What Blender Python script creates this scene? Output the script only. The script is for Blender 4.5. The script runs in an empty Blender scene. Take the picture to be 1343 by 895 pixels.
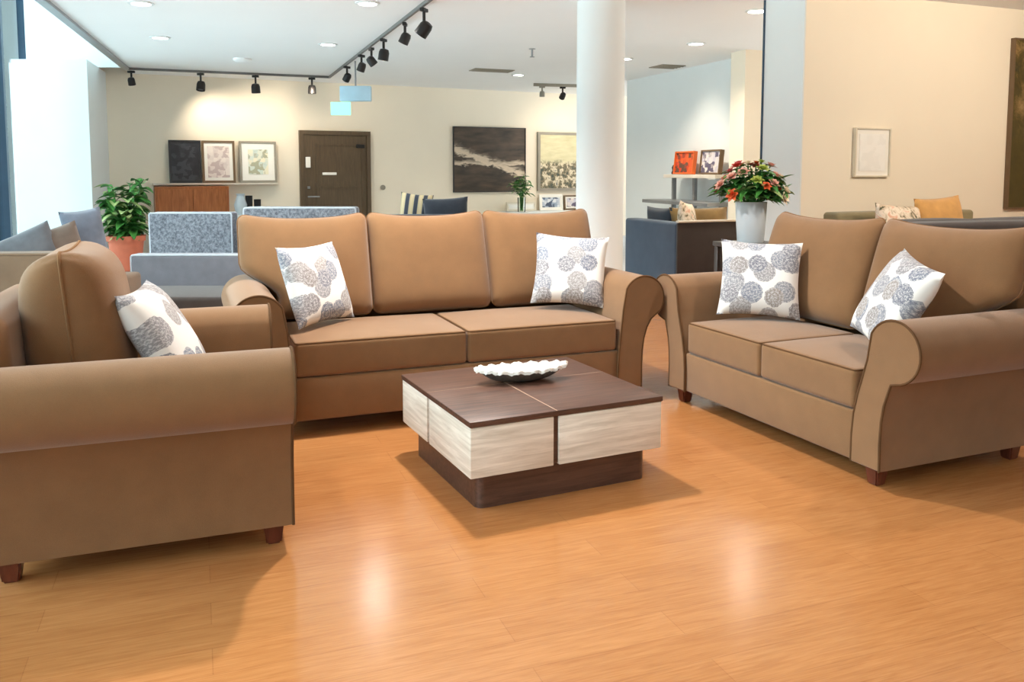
import bpy, bmesh, math, random
from mathutils import Vector, Matrix, Euler
R = math.radians
C = bpy.context.scene.collection
rnd = random.Random(7)

# ------------------------------------------------------------------ camera
F, CH, PITCH, HZ = 1100.0, 1.3, R(4.8), 225.0
CX, CY = 671.5, HZ + F * math.tan(PITCH)
cam_d = bpy.data.cameras.new('camera'); cam = bpy.data.objects.new('camera', cam_d); C.objects.link(cam)
cam.location = (0, 0, CH); cam.rotation_euler = (R(90) - PITCH, 0, 0)
cam_d.sensor_width = 36.0; cam_d.lens = 36.0 * F / 1343; cam_d.shift_y = (CY - 447.5) / 1343
cam_d.clip_start = 0.05; cam_d.clip_end = 200
bpy.context.scene.camera = cam

def ray(u, v):
    a, b = (u - CX) / F, (v - CY) / F
    c, s = math.cos(PITCH), math.sin(PITCH)
    return Vector((a, c - b * s, -s - b * c))
def atz(u, v, z=0.0):
    d = ray(u, v); return Vector((0, 0, CH)) + d * ((z - CH) / d.z)
def aty(u, v, Y):
    d = ray(u, v); return Vector((0, 0, CH)) + d * (Y / d.y)
def online(u, v, p0, ang):
    """the point of the vertical plane through p0 running at angle ang that lies in direction u, v"""
    n = Vector((-math.sin(ang), math.cos(ang), 0)); d = ray(u, v)
    t = (n.x * p0[0] + n.y * p0[1]) / (n.x * d.x + n.y * d.y)
    return Vector((0, 0, CH)) + d * t

# ------------------------------------------------------------------ materials
def srgb(r, g, b):
    f = lambda c: (c / 12.92 if c <= .04045 else ((c + .055) / 1.055) ** 2.4)
    return (f(r / 255), f(g / 255), f(b / 255), 1)
def new_mat(name):
    m = bpy.data.materials.new(name); m.use_nodes = True
    nt = m.node_tree; return m, nt, nt.nodes['Principled BSDF']
def N(nt, t, **kw):
    n = nt.nodes.new(t)
    for k, v in kw.items():
        if k.startswith('i_'): n.inputs[k[2:]].default_value = v
        else: setattr(n, k, v)
    return n
def mixc(nt, fac, a, b, mode='MIX'):
    m = N(nt, 'ShaderNodeMix', data_type='RGBA', blend_type=mode)
    for idx, val in ((0, fac), (6, a), (7, b)):
        if hasattr(val, 'links'): nt.links.new(val, m.inputs[idx])
        elif val is not None: m.inputs[idx].default_value = val
    return m.outputs[2]
def ramp(nt, fac, stops, interp='LINEAR'):
    r = N(nt, 'ShaderNodeValToRGB'); r.color_ramp.interpolation = interp
    e = r.color_ramp.elements
    while len(e) < len(stops): e.new(.5)
    for el, (p, c) in zip(e, stops): el.position = p; el.color = c if len(c) == 4 else (*c, 1)
    nt.links.new(fac, r.inputs[0]); return r.outputs[0]
def coords(nt, scale=(1, 1, 1), out='Object', rot=(0, 0, 0), loc=(0, 0, 0)):
    t = N(nt, 'ShaderNodeTexCoord'); m = N(nt, 'ShaderNodeMapping')
    m.inputs['Scale'].default_value = scale; m.inputs['Rotation'].default_value = rot; m.inputs['Location'].default_value = loc
    nt.links.new(t.outputs[out], m.inputs[0]); return m.outputs[0]
def noise(nt, vec, scale, detail=3, rough=.55, dist=0.0):
    n = N(nt, 'ShaderNodeTexNoise'); n.inputs['Scale'].default_value = scale; n.inputs['Detail'].default_value = detail
    n.inputs['Roughness'].default_value = rough; n.inputs['Distortion'].default_value = dist
    nt.links.new(vec, n.inputs['Vector']); return n.outputs['Fac']
def bump(nt, b, h, strength=.2, dist=.01):
    n = N(nt, 'ShaderNodeBump'); n.inputs['Strength'].default_value = strength; n.inputs['Distance'].default_value = dist
    nt.links.new(h, n.inputs['Height']); nt.links.new(n.outputs[0], b.inputs['Normal'])
def plain(name, col, rough=.6, metal=0.0, var=.06, scale=6.0):
    m, nt, b = new_mat(name)
    f = noise(nt, coords(nt), scale)
    hi = tuple(min(1, c * (1 + var)) for c in col[:3]) + (1,); lo = tuple(c * (1 - var) for c in col[:3]) + (1,)
    nt.links.new(ramp(nt, f, [(.3, lo), (.7, hi)]), b.inputs['Base Color'])
    b.inputs['Roughness'].default_value = rough; b.inputs['Metallic'].default_value = metal
    return m
def fabric(name, col, var=.10, weave=420, rough=.9, sheen=.25, blot=9.0, fleck=.10):
    m, nt, b = new_mat(name)
    v = coords(nt)
    big = noise(nt, v, blot, 4); fine = noise(nt, v, weave, 2)
    hi = tuple(min(1, c * (1 + var)) for c in col[:3]) + (1,); lo = tuple(c * (1 - var) for c in col[:3]) + (1,)
    c1 = ramp(nt, big, [(.3, lo), (.7, hi)])
    c2 = ramp(nt, fine, [(.3, (1 - fleck,) * 3), (.7, (1.0,) * 3)])
    nt.links.new(mixc(nt, 1.0, c1, c2, 'MULTIPLY'), b.inputs['Base Color'])
    b.inputs['Roughness'].default_value = rough
    b.inputs['Sheen Weight'].default_value = sheen; b.inputs['Sheen Roughness'].default_value = .5
    b.inputs['Specular IOR Level'].default_value = .2
    bump(nt, b, fine, .25, .004)
    return m
def emit(name, col, strength):
    m, nt, b = new_mat(name)
    b.inputs['Base Color'].default_value = col; b.inputs['Emission Color'].default_value = col
    b.inputs['Emission Strength'].default_value = strength; return m
def glass_thin(name, tint, mixv=.12):
    m, nt, b = new_mat(name); nt.nodes.remove(b)
    o = nt.nodes['Material Output']
    t = N(nt, 'ShaderNodeBsdfTransparent'); t.inputs[0].default_value = tint
    g = N(nt, 'ShaderNodeBsdfGlossy'); g.inputs['Roughness'].default_value = .02
    fr = N(nt, 'ShaderNodeFresnel'); fr.inputs[0].default_value = 1.35
    mx = N(nt, 'ShaderNodeMixShader'); nt.links.new(fr.outputs[0], mx.inputs[0])
    nt.links.new(t.outputs[0], mx.inputs[1]); nt.links.new(g.outputs[0], mx.inputs[2]); nt.links.new(mx.outputs[0], o.inputs[0])
    return m
def wood(name, c_lo, c_hi, grain=(1, 12, 12), rough=.4, scale=4.0, axis_rot=(0, 0, 0)):
    m, nt, b = new_mat(name)
    v = coords(nt, grain, rot=axis_rot)
    f = noise(nt, v, scale, 5, .6, .6)
    nt.links.new(ramp(nt, f, [(.3, c_lo), (.7, c_hi)]), b.inputs['Base Color'])
    b.inputs['Roughness'].default_value = rough
    bump(nt, b, f, .05, .002)
    return m

M = {}
M['brown'] = fabric('brown upholstery', srgb(130, 95, 63), .06)
M['brown_welt'] = fabric('brown welt', srgb(92, 64, 40), fleck=.05, sheen=0)
M['brown_seam'] = fabric('tan seam cord', srgb(128, 94, 64), fleck=.05, sheen=0)
M['foot'] = wood('red brown wood', srgb(70, 30, 18), srgb(110, 52, 32), (8, 8, 1), .35)
M['wall'] = plain('cream wall paint', srgb(244, 232, 212), .85, var=.015, scale=1.5)
M['white'] = plain('white paint', srgb(228, 232, 232), .8, var=.012, scale=2)
M['ceiling'] = plain('ceiling paint', srgb(242, 241, 240), .9, var=.01, scale=1)
M['carpet'] = fabric('grey carpet', srgb(186, 188, 190), .06, 200, blot=3)
M['mullion'] = plain('blue grey metal', srgb(62, 84, 104), .45, .3)
M['black_metal'] = plain('black metal', srgb(38, 36, 36), .45, .4)
M['rail'] = plain('dark grey rail', srgb(112, 110, 108), .5, .1)
M['dark_top'] = wood('dark walnut', srgb(62, 40, 32), srgb(98, 68, 55), (1, 14, 14), .38)
M['drawer'] = wood('whitewashed wood', srgb(200, 188, 172), srgb(240, 232, 220), (1.2, 1.2, 16), .5, 3.0)
M['seam'] = plain('pale inlay', srgb(170, 140, 118), .5)
M['glass'] = glass_thin('clear glass', (.86, .96, .98, 1))
M['vase_glass'] = glass_thin('vase glass', (.90, .93, .90, 1))
M['leaf'] = plain('green leaf', srgb(62, 122, 52), .45, var=.45, scale=14)
M['leaf_light'] = plain('pale green leaf', srgb(150, 172, 110), .5, var=.3, scale=14)
M['terracotta'] = plain('terracotta', srgb(196, 104, 74), .75, var=.08)
M['soil'] = plain('soil', srgb(60, 44, 34), .95, var=.3, scale=40)
M['ceramic'] = plain('pale grey ceramic', srgb(205, 214, 220), .5, var=.03)
M['tweed'] = None

def tweed(name, a, bcol):
    m, nt, b = new_mat(name)
    v = coords(nt)
    f = noise(nt, v, 38, 4, .75)
    nt.links.new(ramp(nt, f, [(.38, a), (.62, bcol)]), b.inputs['Base Color']); b.inputs['Roughness'].default_value = .95
    bump(nt, b, f, .2, .004); return m
M['tweed'] = tweed('blue grey tweed', srgb(84, 87, 96), srgb(140, 144, 152))
M['grey_fab'] = fabric('lavender grey fabric', srgb(122, 121, 128))
M['grey_pipe'] = fabric('light grey piping', srgb(190, 196, 204))
M['charcoal'] = fabric('charcoal fabric', srgb(66, 58, 54))
M['slate'] = fabric('slate blue fabric', srgb(66, 79, 95))
M['navy'] = fabric('navy fabric', srgb(56, 62, 72))
M['espresso'] = fabric('espresso fabric', srgb(60, 50, 46))
M['taupe'] = fabric('taupe fabric', srgb(120, 100, 80))
M['cush_grey'] = fabric('slate grey ribbed cushion', srgb(98, 102, 108), .2)
M['cush_taupe'] = fabric('mushroom cushion', srgb(112, 99, 90), .15)
M['cush_blue'] = fabric('pale blue grey cushion', srgb(108, 117, 132), .2)
M['khaki'] = fabric('bronze khaki fabric', srgb(134, 108, 68), .25, blot=5)
M['olive'] = fabric('olive beige fabric', srgb(142, 130, 98), .1)
M['tan'] = fabric('golden tan fabric', srgb(212, 160, 96), .12)
M['cab'] = wood('orange brown wood', srgb(150, 82, 36), srgb(186, 110, 58), (10, 10, 1), .4)
M['doorbrown'] = wood('dark brown door', srgb(78, 62, 44), srgb(98, 80, 58), (10, 10, 1), .45)
M['frame_black'] = plain('black frame', srgb(34, 34, 38), .4)
M['frame_brown'] = plain('brown frame', srgb(112, 88, 62), .5)
M['frame_grey'] = plain('taupe grey frame', srgb(150, 142, 128), .5)
M['frame_cream'] = plain('cream frame', srgb(226, 216, 196), .5)
M['mat_white'] = plain('white mount', srgb(246, 242, 234), .8, var=.01)
M['ledge'] = plain('pale ledge', srgb(216, 206, 192), .6)
M['metal'] = plain('grey metal', srgb(150, 152, 155), .35, .6)
M['silver'] = plain('hammered pewter', srgb(116, 108, 100), .35, .5, var=.25, scale=40)
M['shell'] = plain('white shell glaze', srgb(246, 243, 236), .4, var=.03)
M['dark_table'] = plain('dark espresso lacquer', srgb(62, 54, 50), .35)
M['exit_panel'] = emit('exit light', srgb(150, 240, 212), .62)
M['exit_box'] = plain('pale blue acrylic', srgb(186, 220, 238), .3, var=.05)
M['lamp'] = emit('lamp diffuser', (1, .96, .88, 1), 14)
M['spot_on'] = emit('lit spot lens', (1, .93, .80, 1), 10)

# printed throw-pillow cloth: grey medallions scattered over white cotton
def medallion(name):
    m, nt, b = new_mat(name)
    t = N(nt, 'ShaderNodeTexCoord'); oi = N(nt, 'ShaderNodeObjectInfo')
    sep = N(nt, 'ShaderNodeSeparateXYZ'); nt.links.new(t.outputs['Object'], sep.inputs[0])
    off = N(nt, 'ShaderNodeMath', operation='MULTIPLY'); nt.links.new(oi.outputs['Random'], off.inputs[0]); off.inputs[1].default_value = 31.0
    ax = N(nt, 'ShaderNodeMath', operation='ADD'); nt.links.new(sep.outputs['X'], ax.inputs[0]); nt.links.new(off.outputs[0], ax.inputs[1])
    cmb = N(nt, 'ShaderNodeCombineXYZ'); nt.links.new(ax.outputs[0], cmb.inputs[0]); nt.links.new(sep.outputs['Z'], cmb.inputs[1])
    wob = noise(nt, cmb.outputs[0], 60, 2)
    def layer(scale, shift, c_a, c_b, prev, radius):
        mp = N(nt, 'ShaderNodeMapping'); mp.inputs['Location'].default_value = shift; nt.links.new(cmb.outputs[0], mp.inputs[0])
        vo = N(nt, 'ShaderNodeTexVoronoi', voronoi_dimensions='2D'); vo.inputs['Scale'].default_value = scale; vo.inputs['Randomness'].default_value = .75
        nt.links.new(mp.outputs[0], vo.inputs['Vector'])
        d = N(nt, 'ShaderNodeMath', operation='MULTIPLY_ADD'); nt.links.new(wob, d.inputs[0]); d.inputs[1].default_value = .10; nt.links.new(vo.outputs['Distance'], d.inputs[2])
        mask = N(nt, 'ShaderNodeMath', operation='LESS_THAN'); nt.links.new(d.outputs[0], mask.inputs[0]); mask.inputs[1].default_value = radius
        ring = N(nt, 'ShaderNodeMath', operation='SINE')
        rs = N(nt, 'ShaderNodeMath', operation='MULTIPLY'); nt.links.new(d.outputs[0], rs.inputs[0]); rs.inputs[1].default_value = 60.0
        nt.links.new(rs.outputs[0], ring.inputs[0])
        sp = noise(nt, cmb.outputs[0], 190, 2, .7)
        v2 = N(nt, 'ShaderNodeTexVoronoi', voronoi_dimensions='2D'); v2.inputs['Scale'].default_value = 75; nt.links.new(cmb.outputs[0], v2.inputs['Vector'])
        ad0 = N(nt, 'ShaderNodeMath', operation='MULTIPLY_ADD'); nt.links.new(ring.outputs[0], ad0.inputs[0]); ad0.inputs[1].default_value = .045; nt.links.new(sp, ad0.inputs[2])
        ad = N(nt, 'ShaderNodeMath', operation='MULTIPLY_ADD'); nt.links.new(v2.outputs['Distance'], ad.inputs[0]); ad.inputs[1].default_value = -.22; nt.links.new(ad0.outputs[0], ad.inputs[2])
        base = mixc(nt, vo.outputs['Color'], c_a, c_b)
        sc = N(nt, 'ShaderNodeSeparateColor'); nt.links.new(vo.outputs['Color'], sc.inputs[0])
        base = mixc(nt, sc.outputs[0], c_a, c_b)
        inner = mixc(nt, ramp(nt, ad.outputs[0], [(.34, (0, 0, 0)), (.56, (1, 1, 1))]), base, srgb(196, 195, 196))
        keep = N(nt, 'ShaderNodeMath', operation='GREATER_THAN'); nt.links.new(sc.outputs[1], keep.inputs[0]); keep.inputs[1].default_value = .12
        mk = N(nt, 'ShaderNodeMath', operation='MULTIPLY'); nt.links.new(mask.outputs[0], mk.inputs[0]); nt.links.new(keep.outputs[0], mk.inputs[1])
        return mixc(nt, mk.outputs[0], prev, inner)
    c = layer(7.2, (0, 0, 0), srgb(112, 120, 138), srgb(148, 142, 140), srgb(228, 225, 221), .47)
    c = layer(6.0, (3.3, 1.7, 0), srgb(98, 106, 126), srgb(140, 130, 124), c, .36)
    nt.links.new(c, b.inputs['Base Color']); b.inputs['Roughness'].default_value = .9
    b.inputs['Sheen Weight'].default_value = .15
    fine = noise(nt, t.outputs['Object'], 350, 2); bump(nt, b, fine, .2, .003)
    return m
M['print'] = medallion('medallion print')

def floor_mat():
    m, nt, b = new_mat('oak laminate planks')
    v = coords(nt)
    br = N(nt, 'ShaderNodeTexBrick'); br.offset = .37; br.offset_frequency = 2; br.squash = 1
    br.inputs['Scale'].default_value = 1.0; br.inputs['Brick Width'].default_value = 1.25; br.inputs['Row Height'].default_value = .13
    br.inputs['Mortar Size'].default_value = .0012; br.inputs['Mortar Smooth'].default_value = .1; br.inputs['Bias'].default_value = 0
    br.inputs['Color1'].default_value = srgb(184, 125, 74); br.inputs['Color2'].default_value = srgb(166, 107, 58); br.inputs['Mortar'].default_value = srgb(126, 76, 40)
    nt.links.new(v, br.inputs['Vector'])
    g = noise(nt, coords(nt, (1.1, 16, 1)), 3.2, 6, .65, 1.2)
    g2 = noise(nt, coords(nt, (2.5, 70, 1)), 3.0, 3, .6, .3)
    c = mixc(nt, .55, br.outputs['Color'], ramp(nt, g, [(.25, srgb(146, 90, 44)), (.55, srgb(184, 125, 74)), (.8, srgb(200, 142, 92))]))
    c = mixc(nt, .35, c, ramp(nt, g2, [(.3, srgb(150, 92, 48)), (.7, srgb(208, 150, 96))]), 'MULTIPLY') if False else mixc(nt, .22, c, ramp(nt, g2, [(.3, srgb(128, 76, 40)), (.7, srgb(200, 144, 96))]))
    nt.links.new(c, b.inputs['Base Color'])
    rg = ramp(nt, g, [(.2, (.16,) * 3), (.8, (.23,) * 3)]); nt.links.new(rg, b.inputs['Roughness'])
    b.inputs['Specular IOR Level'].default_value = .55
    bump(nt, b, g2, .03, .002)
    return m
M['floor'] = floor_mat()

# ------------------------------------------------------------------ mesh helpers
def tag(o, label, cat=None, group=None, kind=None):
    if label: o['label'] = label
    if cat: o['category'] = cat
    if group: o['group'] = group
    if kind: o['kind'] = kind
    return o
def thing(name, label, cat, loc=(0, 0, 0), rz=0.0, group=None):
    o = bpy.data.objects.new(name, None); C.objects.link(o); o.empty_display_size = .1
    o.location = loc; o.rotation_euler = (0, 0, rz); return tag(o, label, cat, group)
def obj(name, bm, mat, parent=None, smooth=True, sharp=38, loc=None, rot=None):
    bmesh.ops.recalc_face_normals(bm, faces=bm.faces)
    me = bpy.data.meshes.new(name); bm.to_mesh(me); bm.free()
    for mm in (mat if isinstance(mat, (list, tuple)) else [mat]): me.materials.append(mm)
    if smooth:
        for p in me.polygons: p.use_smooth = True
        me.set_sharp_from_angle(angle=R(sharp))
    o = bpy.data.objects.new(name, me); C.objects.link(o)
    if parent: o.parent = parent
    if loc is not None: o.location = loc
    if rot is not None: o.rotation_euler = rot
    return o
def copy_tree(o, parent=None):
    c = o.copy(); C.objects.link(c)
    if parent: c.parent = parent
    for ch in list(o.children): copy_tree(ch, c)
    return c
def box(bm, x0, y0, z0, x1, y1, z1, bev=0.0, seg=2, mi=0):
    vs = [bm.verts.new(p) for p in ((x0, y0, z0), (x1, y0, z0), (x1, y1, z0), (x0, y1, z0), (x0, y0, z1), (x1, y0, z1), (x1, y1, z1), (x0, y1, z1))]
    fs = [bm.faces.new([vs[i] for i in q]) for q in ((0, 3, 2, 1), (4, 5, 6, 7), (0, 1, 5, 4), (1, 2, 6, 5), (2, 3, 7, 6), (3, 0, 4, 7))]
    for f_ in fs: f_.material_index = mi
    if bev > 0:
        es = list({e for f_ in fs for e in f_.edges})
        bmesh.ops.bevel(bm, geom=es, offset=bev, segments=seg, affect='EDGES', profile=.5)
    return bm
def bxm(*a, **k): return box(bmesh.new(), *a, **k)
def prism(bm, pts, z0, z1, mi=0):
    lo = [bm.verts.new((x, y, z0)) for x, y in pts]; hi = [bm.verts.new((x, y, z1)) for x, y in pts]
    n = len(pts); fs = [bm.faces.new(lo[::-1]), bm.faces.new(hi)]
    for i in range(n): fs.append(bm.faces.new([lo[i], lo[(i + 1) % n], hi[(i + 1) % n], hi[i]]))
    for f_ in fs: f_.material_index = mi
    return bm
def tube(bm, pts, r, closed=False, n=8, cap=True, radii=None):
    pts = [Vector(p) for p in pts]; m = len(pts); rings = []; up = None
    for i, p in enumerate(pts):
        a = pts[i - 1] if (i > 0 or closed) else p
        b = pts[(i + 1) % m] if (i < m - 1 or closed) else p
        t = (b - a)
        t = t.normalized() if t.length > 1e-9 else Vector((0, 0, 1))
        if up is None: up = t.orthogonal().normalized()
        up = (up - t * up.dot(t)); up = up.normalized() if up.length > 1e-6 else t.orthogonal().normalized()
        s = t.cross(up); rr = radii[i] if radii else r
        rings.append([bm.verts.new(p + (up * math.cos(2 * math.pi * k / n) + s * math.sin(2 * math.pi * k / n)) * rr) for k in range(n)])
    for i in range(m if closed else m - 1):
        a, b = rings[i], rings[(i + 1) % m]
        off = 0
        if closed and i == m - 1:
            off = min(range(n), key=lambda o_: (a[0].co - b[o_].co).length)
        for k in range(n): bm.faces.new([a[k], a[(k + 1) % n], b[(k + 1 + off) % n], b[(k + off) % n]])
    if cap and not closed: bm.faces.new(rings[0][::-1]); bm.faces.new(rings[-1])
    return bm
def lathe(bm, prof, n=32, c=(0, 0, 0), mi=0, cap_bot=True, cap_top=False):
    rings = []
    for r, z in prof:
        rings.append([bm.verts.new((c[0] + r * math.cos(2 * math.pi * k / n), c[1] + r * math.sin(2 * math.pi * k / n), c[2] + z)) for k in range(n)])
    for a, b in zip(rings, rings[1:]):
        for k in range(n):
            f_ = bm.faces.new([a[k], a[(k + 1) % n], b[(k + 1) % n], b[k]]); f_.material_index = mi
    if cap_bot: bm.faces.new(rings[0][::-1])
    if cap_top: bm.faces.new(rings[-1])
    return bm
def axis_steps(h, r, n):
    e = [h - r + r * math.tan(R(45 * k / 4)) for k in range(5)]
    inner = [(-(h - r)) + 2 * (h - r) * k / n for k in range(n + 1)]
    return [-x for x in e[::-1]][:-1] + inner + e[1:]
def soft_point(p, hs, r):
    q = Vector([max(-(h - r), min(h - r, c)) for c, h in zip(p, hs)]); v = Vector(p) - q
    return q + v.normalized() * r if v.length > 1e-9 else q
def crowned(p, hs, crown):
    u = [c / h for c, h in zip(p, hs)]; w = [max(0, 1 - k * k) for k in u]
    return Vector((p[0] + crown[0] * u[0] * w[1] * w[2], p[1] + crown[1] * u[1] * w[0] * w[2], p[2] + crown[2] * u[2] * w[0] * w[1]))
def soft_box(size, r, crown=(0, 0, 0), n=8, fn=None):
    """an upholstered block: rounded on all edges, its faces crowned outwards, then passed through fn"""
    hs = [s / 2 for s in size]; ax = [axis_steps(h, r, n) for h in hs]
    bm = bmesh.new(); vs = {}
    def V(i, j, k):
        key = (i, j, k)
        if key not in vs:
            p = crowned(soft_point((ax[0][i], ax[1][j], ax[2][k]), hs, r), hs, crown)
            vs[key] = bm.verts.new(fn(p) if fn else p)
        return vs[key]
    nx, ny, nz = (len(a) - 1 for a in ax)
    for k in (0, nz):
        for i in range(nx):
            for j in range(ny): bm.faces.new([V(i, j, k), V(i + 1, j, k), V(i + 1, j + 1, k), V(i, j + 1, k)])
    for j in (0, ny):
        for i in range(nx):
            for k in range(nz): bm.faces.new([V(i, j, k), V(i + 1, j, k), V(i + 1, j, k + 1), V(i, j, k + 1)])
    for i in (0, nx):
        for j in range(ny):
            for k in range(nz): bm.faces.new([V(i, j, k), V(i, j + 1, k), V(i, j + 1, k + 1), V(i, j, k + 1)])
    return bm
def welt(size, r, crown, axis, side, fn=None, w=.0055, n=12):
    """a cord round the edge of one face of the soft box of the same numbers"""
    hs = [s / 2 for s in size]; a, b = [i for i in range(3) if i != axis]
    k45 = r * math.cos(R(45)); path2 = []
    for sx, sy, a0 in ((1, 1, 0), (-1, 1, 90), (-1, -1, 180), (1, -1, 270)):
        for q in range(5):
            an = R(a0 + 90 * q / 4)
            path2.append((sx * (hs[a] - r) + k45 * math.cos(an), sy * (hs[b] - r) + k45 * math.sin(an)))
    full = []
    for i, p in enumerate(path2):
        q = path2[(i + 1) % len(path2)]; d = math.hypot(q[0] - p[0], q[1] - p[1]); m = max(1, int(d / .03))
        for s in range(m): full.append((p[0] + (q[0] - p[0]) * s / m, p[1] + (q[1] - p[1]) * s / m))
    pts = []
    for x, y in full:
        p = [0, 0, 0]; p[a] = x; p[b] = y; p[axis] = side * (hs[axis] - r + k45)
        p = crowned(p, hs, crown); pts.append(fn(p) if fn else p)
    return tube(bmesh.new(), pts, w, closed=True, n=6)
def pillow_bm(w, h, t, n=22, pinch=.09, power=.55):
    bm = bmesh.new(); g = {}
    for side in (1, -1):
        for i in range(n + 1):
            for j in range(n + 1):
                u, v = 2 * i / n - 1, 2 * j / n - 1
                edge = i in (0, n) or j in (0, n)
                if edge and side == -1: g[(i, j, -1)] = g[(i, j, 1)]; continue
                x = u * w / 2 * (1 - pinch * (1 - v * v) * abs(u) ** 2); z = v * h / 2 * (1 - pinch * (1 - u * u) * abs(v) ** 2)
                y = -side * t / 2 * ((1 - u ** 4) * (1 - v ** 4)) ** power * (1 - .25 * (u * u + v * v) / 2)
                g[(i, j, side)] = bm.verts.new((x, y, z))
        for i in range(n):
            for j in range(n):
                bm.faces.new([g[(i, j, side)], g[(i + 1, j, side)], g[(i + 1, j + 1, side)], g[(i, j + 1, side)]])
    return bm
def pillow(name, label, cat, mat, w, h, t, base, az, lean, roll, group=None, pinch=.09, seam=None):
    """base = middle of the lower edge; az turns it about the vertical, lean tips the top away, roll spins it in its own plane"""
    o = obj(name, pillow_bm(w, h, t, pinch=pinch), mat, sharp=80)
    rm = Matrix.Rotation(az, 3, 'Z') @ Matrix.Rotation(-lean, 3, 'X') @ Matrix.Rotation(roll, 3, 'Y')
    low = min((rm @ v.co).z for v in o.data.vertices)
    up = rm @ Vector((0, 0, 1))
    c = Vector(base) + Vector((up.x * h / 2, up.y * h / 2, -low))
    o.location = c; o.rotation_euler = rm.to_euler()
    tag(o, label, cat, group)
    if seam is not None:
        pts = []
        n = 22
        for i, j in [(i, 0) for i in range(n)] + [(n, j) for j in range(n)] + [(n - i, n) for i in range(n)] + [(0, n - j) for j in range(n)]:
            u, v = 2 * i / n - 1, 2 * j / n - 1
            pts.append((u * w / 2 * (1 - pinch * (1 - v * v) * abs(u) ** 2), 0, v * h / 2 * (1 - pinch * (1 - u * u) * abs(v) ** 2)))
        obj('piping', tube(bmesh.new(), pts, .004, closed=True, n=6), seam, o)
    return o

# ------------------------------------------------------------------ the room
ZC, ZV = 2.8, 4.2
WA = R(26); W0 = (-6.17, 12.9)                                   # back wall: angle and a point of it
def bw(u, v): return online(u, v, W0, WA)
def wl(t): return (W0[0] + math.cos(WA) * t, W0[1] + math.sin(WA) * t)
FY = lambda y: -6.42 - .39 * (y - 10.6)                          # glazed front: x at a given y
def struct(name, bm, mat, label=None, **k):
    o = obj(name, bm, mat, **k); o['kind'] = 'structure'
    if label: o['label'] = label
    return o
def quad_wall(name, a, b, z0, z1, th, mat, label):
    a, b = Vector(a), Vector(b); d = (b - a).normalized(); n = Vector((-d.y, d.x)) * th
    return struct(name, prism(bmesh.new(), [tuple(a), tuple(b), tuple(b + n), tuple(a + n)], z0, z1), mat, label, smooth=False)

fa = R(20.5)
bm = bmesh.new()
rotm = Matrix.Rotation(-fa, 3, 'Z')
edge = lambda x: 8.34 + math.tan(fa) * (x - 1.5)                  # far edge of the planks
pl = [(FY(-4) - .3, -4), (9, -4), (9, edge(9)), (-8.6, edge(-8.6)), (FY(edge(-8.6)) , edge(-8.6))]
pl = [(FY(-4) - .3, -4), (9, -4), (9, edge(9)), (FY(5.4) - .2, edge(FY(5.4) - .2))]
prism(bm, [tuple((rotm @ Vector((x, y, 0)))[:2]) for x, y in pl], -.08, 0)
fl = struct('floor', bm, M['floor'], 'glossy orange oak plank floor', smooth=False); fl.rotation_euler = (0, 0, fa)
x1 = FY(5.4) - .2
struct('floor_carpet', prism(bmesh.new(), [(x1, edge(x1)), (9, edge(9)), (9, 22), (-9.5, 22), (-9.5, 9)], -.08, 0), M['carpet'], 'pale grey carpet floor beyond the planks', smooth=False)
# ceiling with the raised strip along the glazing
cl = lambda y: -4.07 - .307 * (y - 7.3)
bm = prism(bmesh.new(), [(cl(-4), -4), (9, -4), (9, 22), (cl(22) , 22)], ZC, ZC + .12)
struct('ceiling', bm, M['ceiling'], 'flat off-white ceiling with recessed lamps', smooth=False)
struct('ceiling_recess', prism(bmesh.new(), [(FY(-4) - .6, -4), (cl(-4) + .1, -4), (cl(16) + .1, 16), (FY(16) - .6, 16)], ZV, ZV + .1), M['white'], 'raised white ceiling strip along the glazing', smooth=False)
struct('wall_fascia', prism(bmesh.new(), [(cl(-4), -4), (cl(-4) + .06, -4), (cl(14) + .06, 14), (cl(14), 14)], ZC + .12, ZV), M['white'], 'white fascia above the ceiling edge', smooth=False)
struct('trim_9', prism(bmesh.new(), [(cl(-2) - .02, -2), (cl(-2) + .07, -2), (cl(12.4) + .07, 12.4), (cl(12.4) - .02, 12.4)], ZC - .03, ZC + .12), M['metal'], 'grey edge profile along the ceiling edge', smooth=False)
struct('wall_upper', prism(bmesh.new(), [(FY(12.4) + .1, 12.3), (-5.2, 12.3), (-5.2, 12.36), (FY(12.4) + .1, 12.36)], ZC + .002, ZV), M['white'], 'white wall above the wall block', smooth=False)
# walls
quad_wall('wall_back', wl(-1.1), wl(13), 0, ZV, .2, M['wall'], 'cream back wall with a brown door')
struct('wall_left', prism(bmesh.new(), [(FY(11.4) + .02, 11.4), (-5.7, 11.4), (-6.17, 12.9), (wl(-1.08)[0], wl(-1.08)[1])], 0, ZC), M['white'], 'white wall block at the end of the glazing', smooth=False)
sx = lambda y: 3.04 - .364 * (y - 11)
quad_wall('wall_alcove', (sx(10.7), 10.7), (sx(14.1), 14.1), 0, ZC, -.22, M['white'], 'white side wall of the far alcove')
pc = aty(975, 70, 10.6)
struct('wall_pier', prism(bmesh.new(), [(pc.x, 10.5), (pc.x + .75, 10.8), (pc.x + .65, 11.1), (pc.x - .1, 10.8)], 0, ZC), M['wall'], 'pale pier at the near end of the alcove wall', smooth=False)
RW = R(21.5); RP = aty(1058, 0, 7.05)
rd = Vector((math.cos(RW), math.sin(RW))); rn = Vector((-math.sin(RW), math.cos(RW)))
p0 = Vector((RP.x, RP.y))
p_far = p0 + Vector((-.39, 1)) * .47
bm = prism(bmesh.new(), [tuple(p0), tuple(p0 + rd * 6.5), tuple(p0 + rd * 6.5 + rn * .5), tuple(p_far)], 0, ZC)
struct('wall_right', bm, M['wall'], 'cream wall at right, its end whitened for daylight', smooth=False)
nl = Vector((-.93, -.365))
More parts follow.
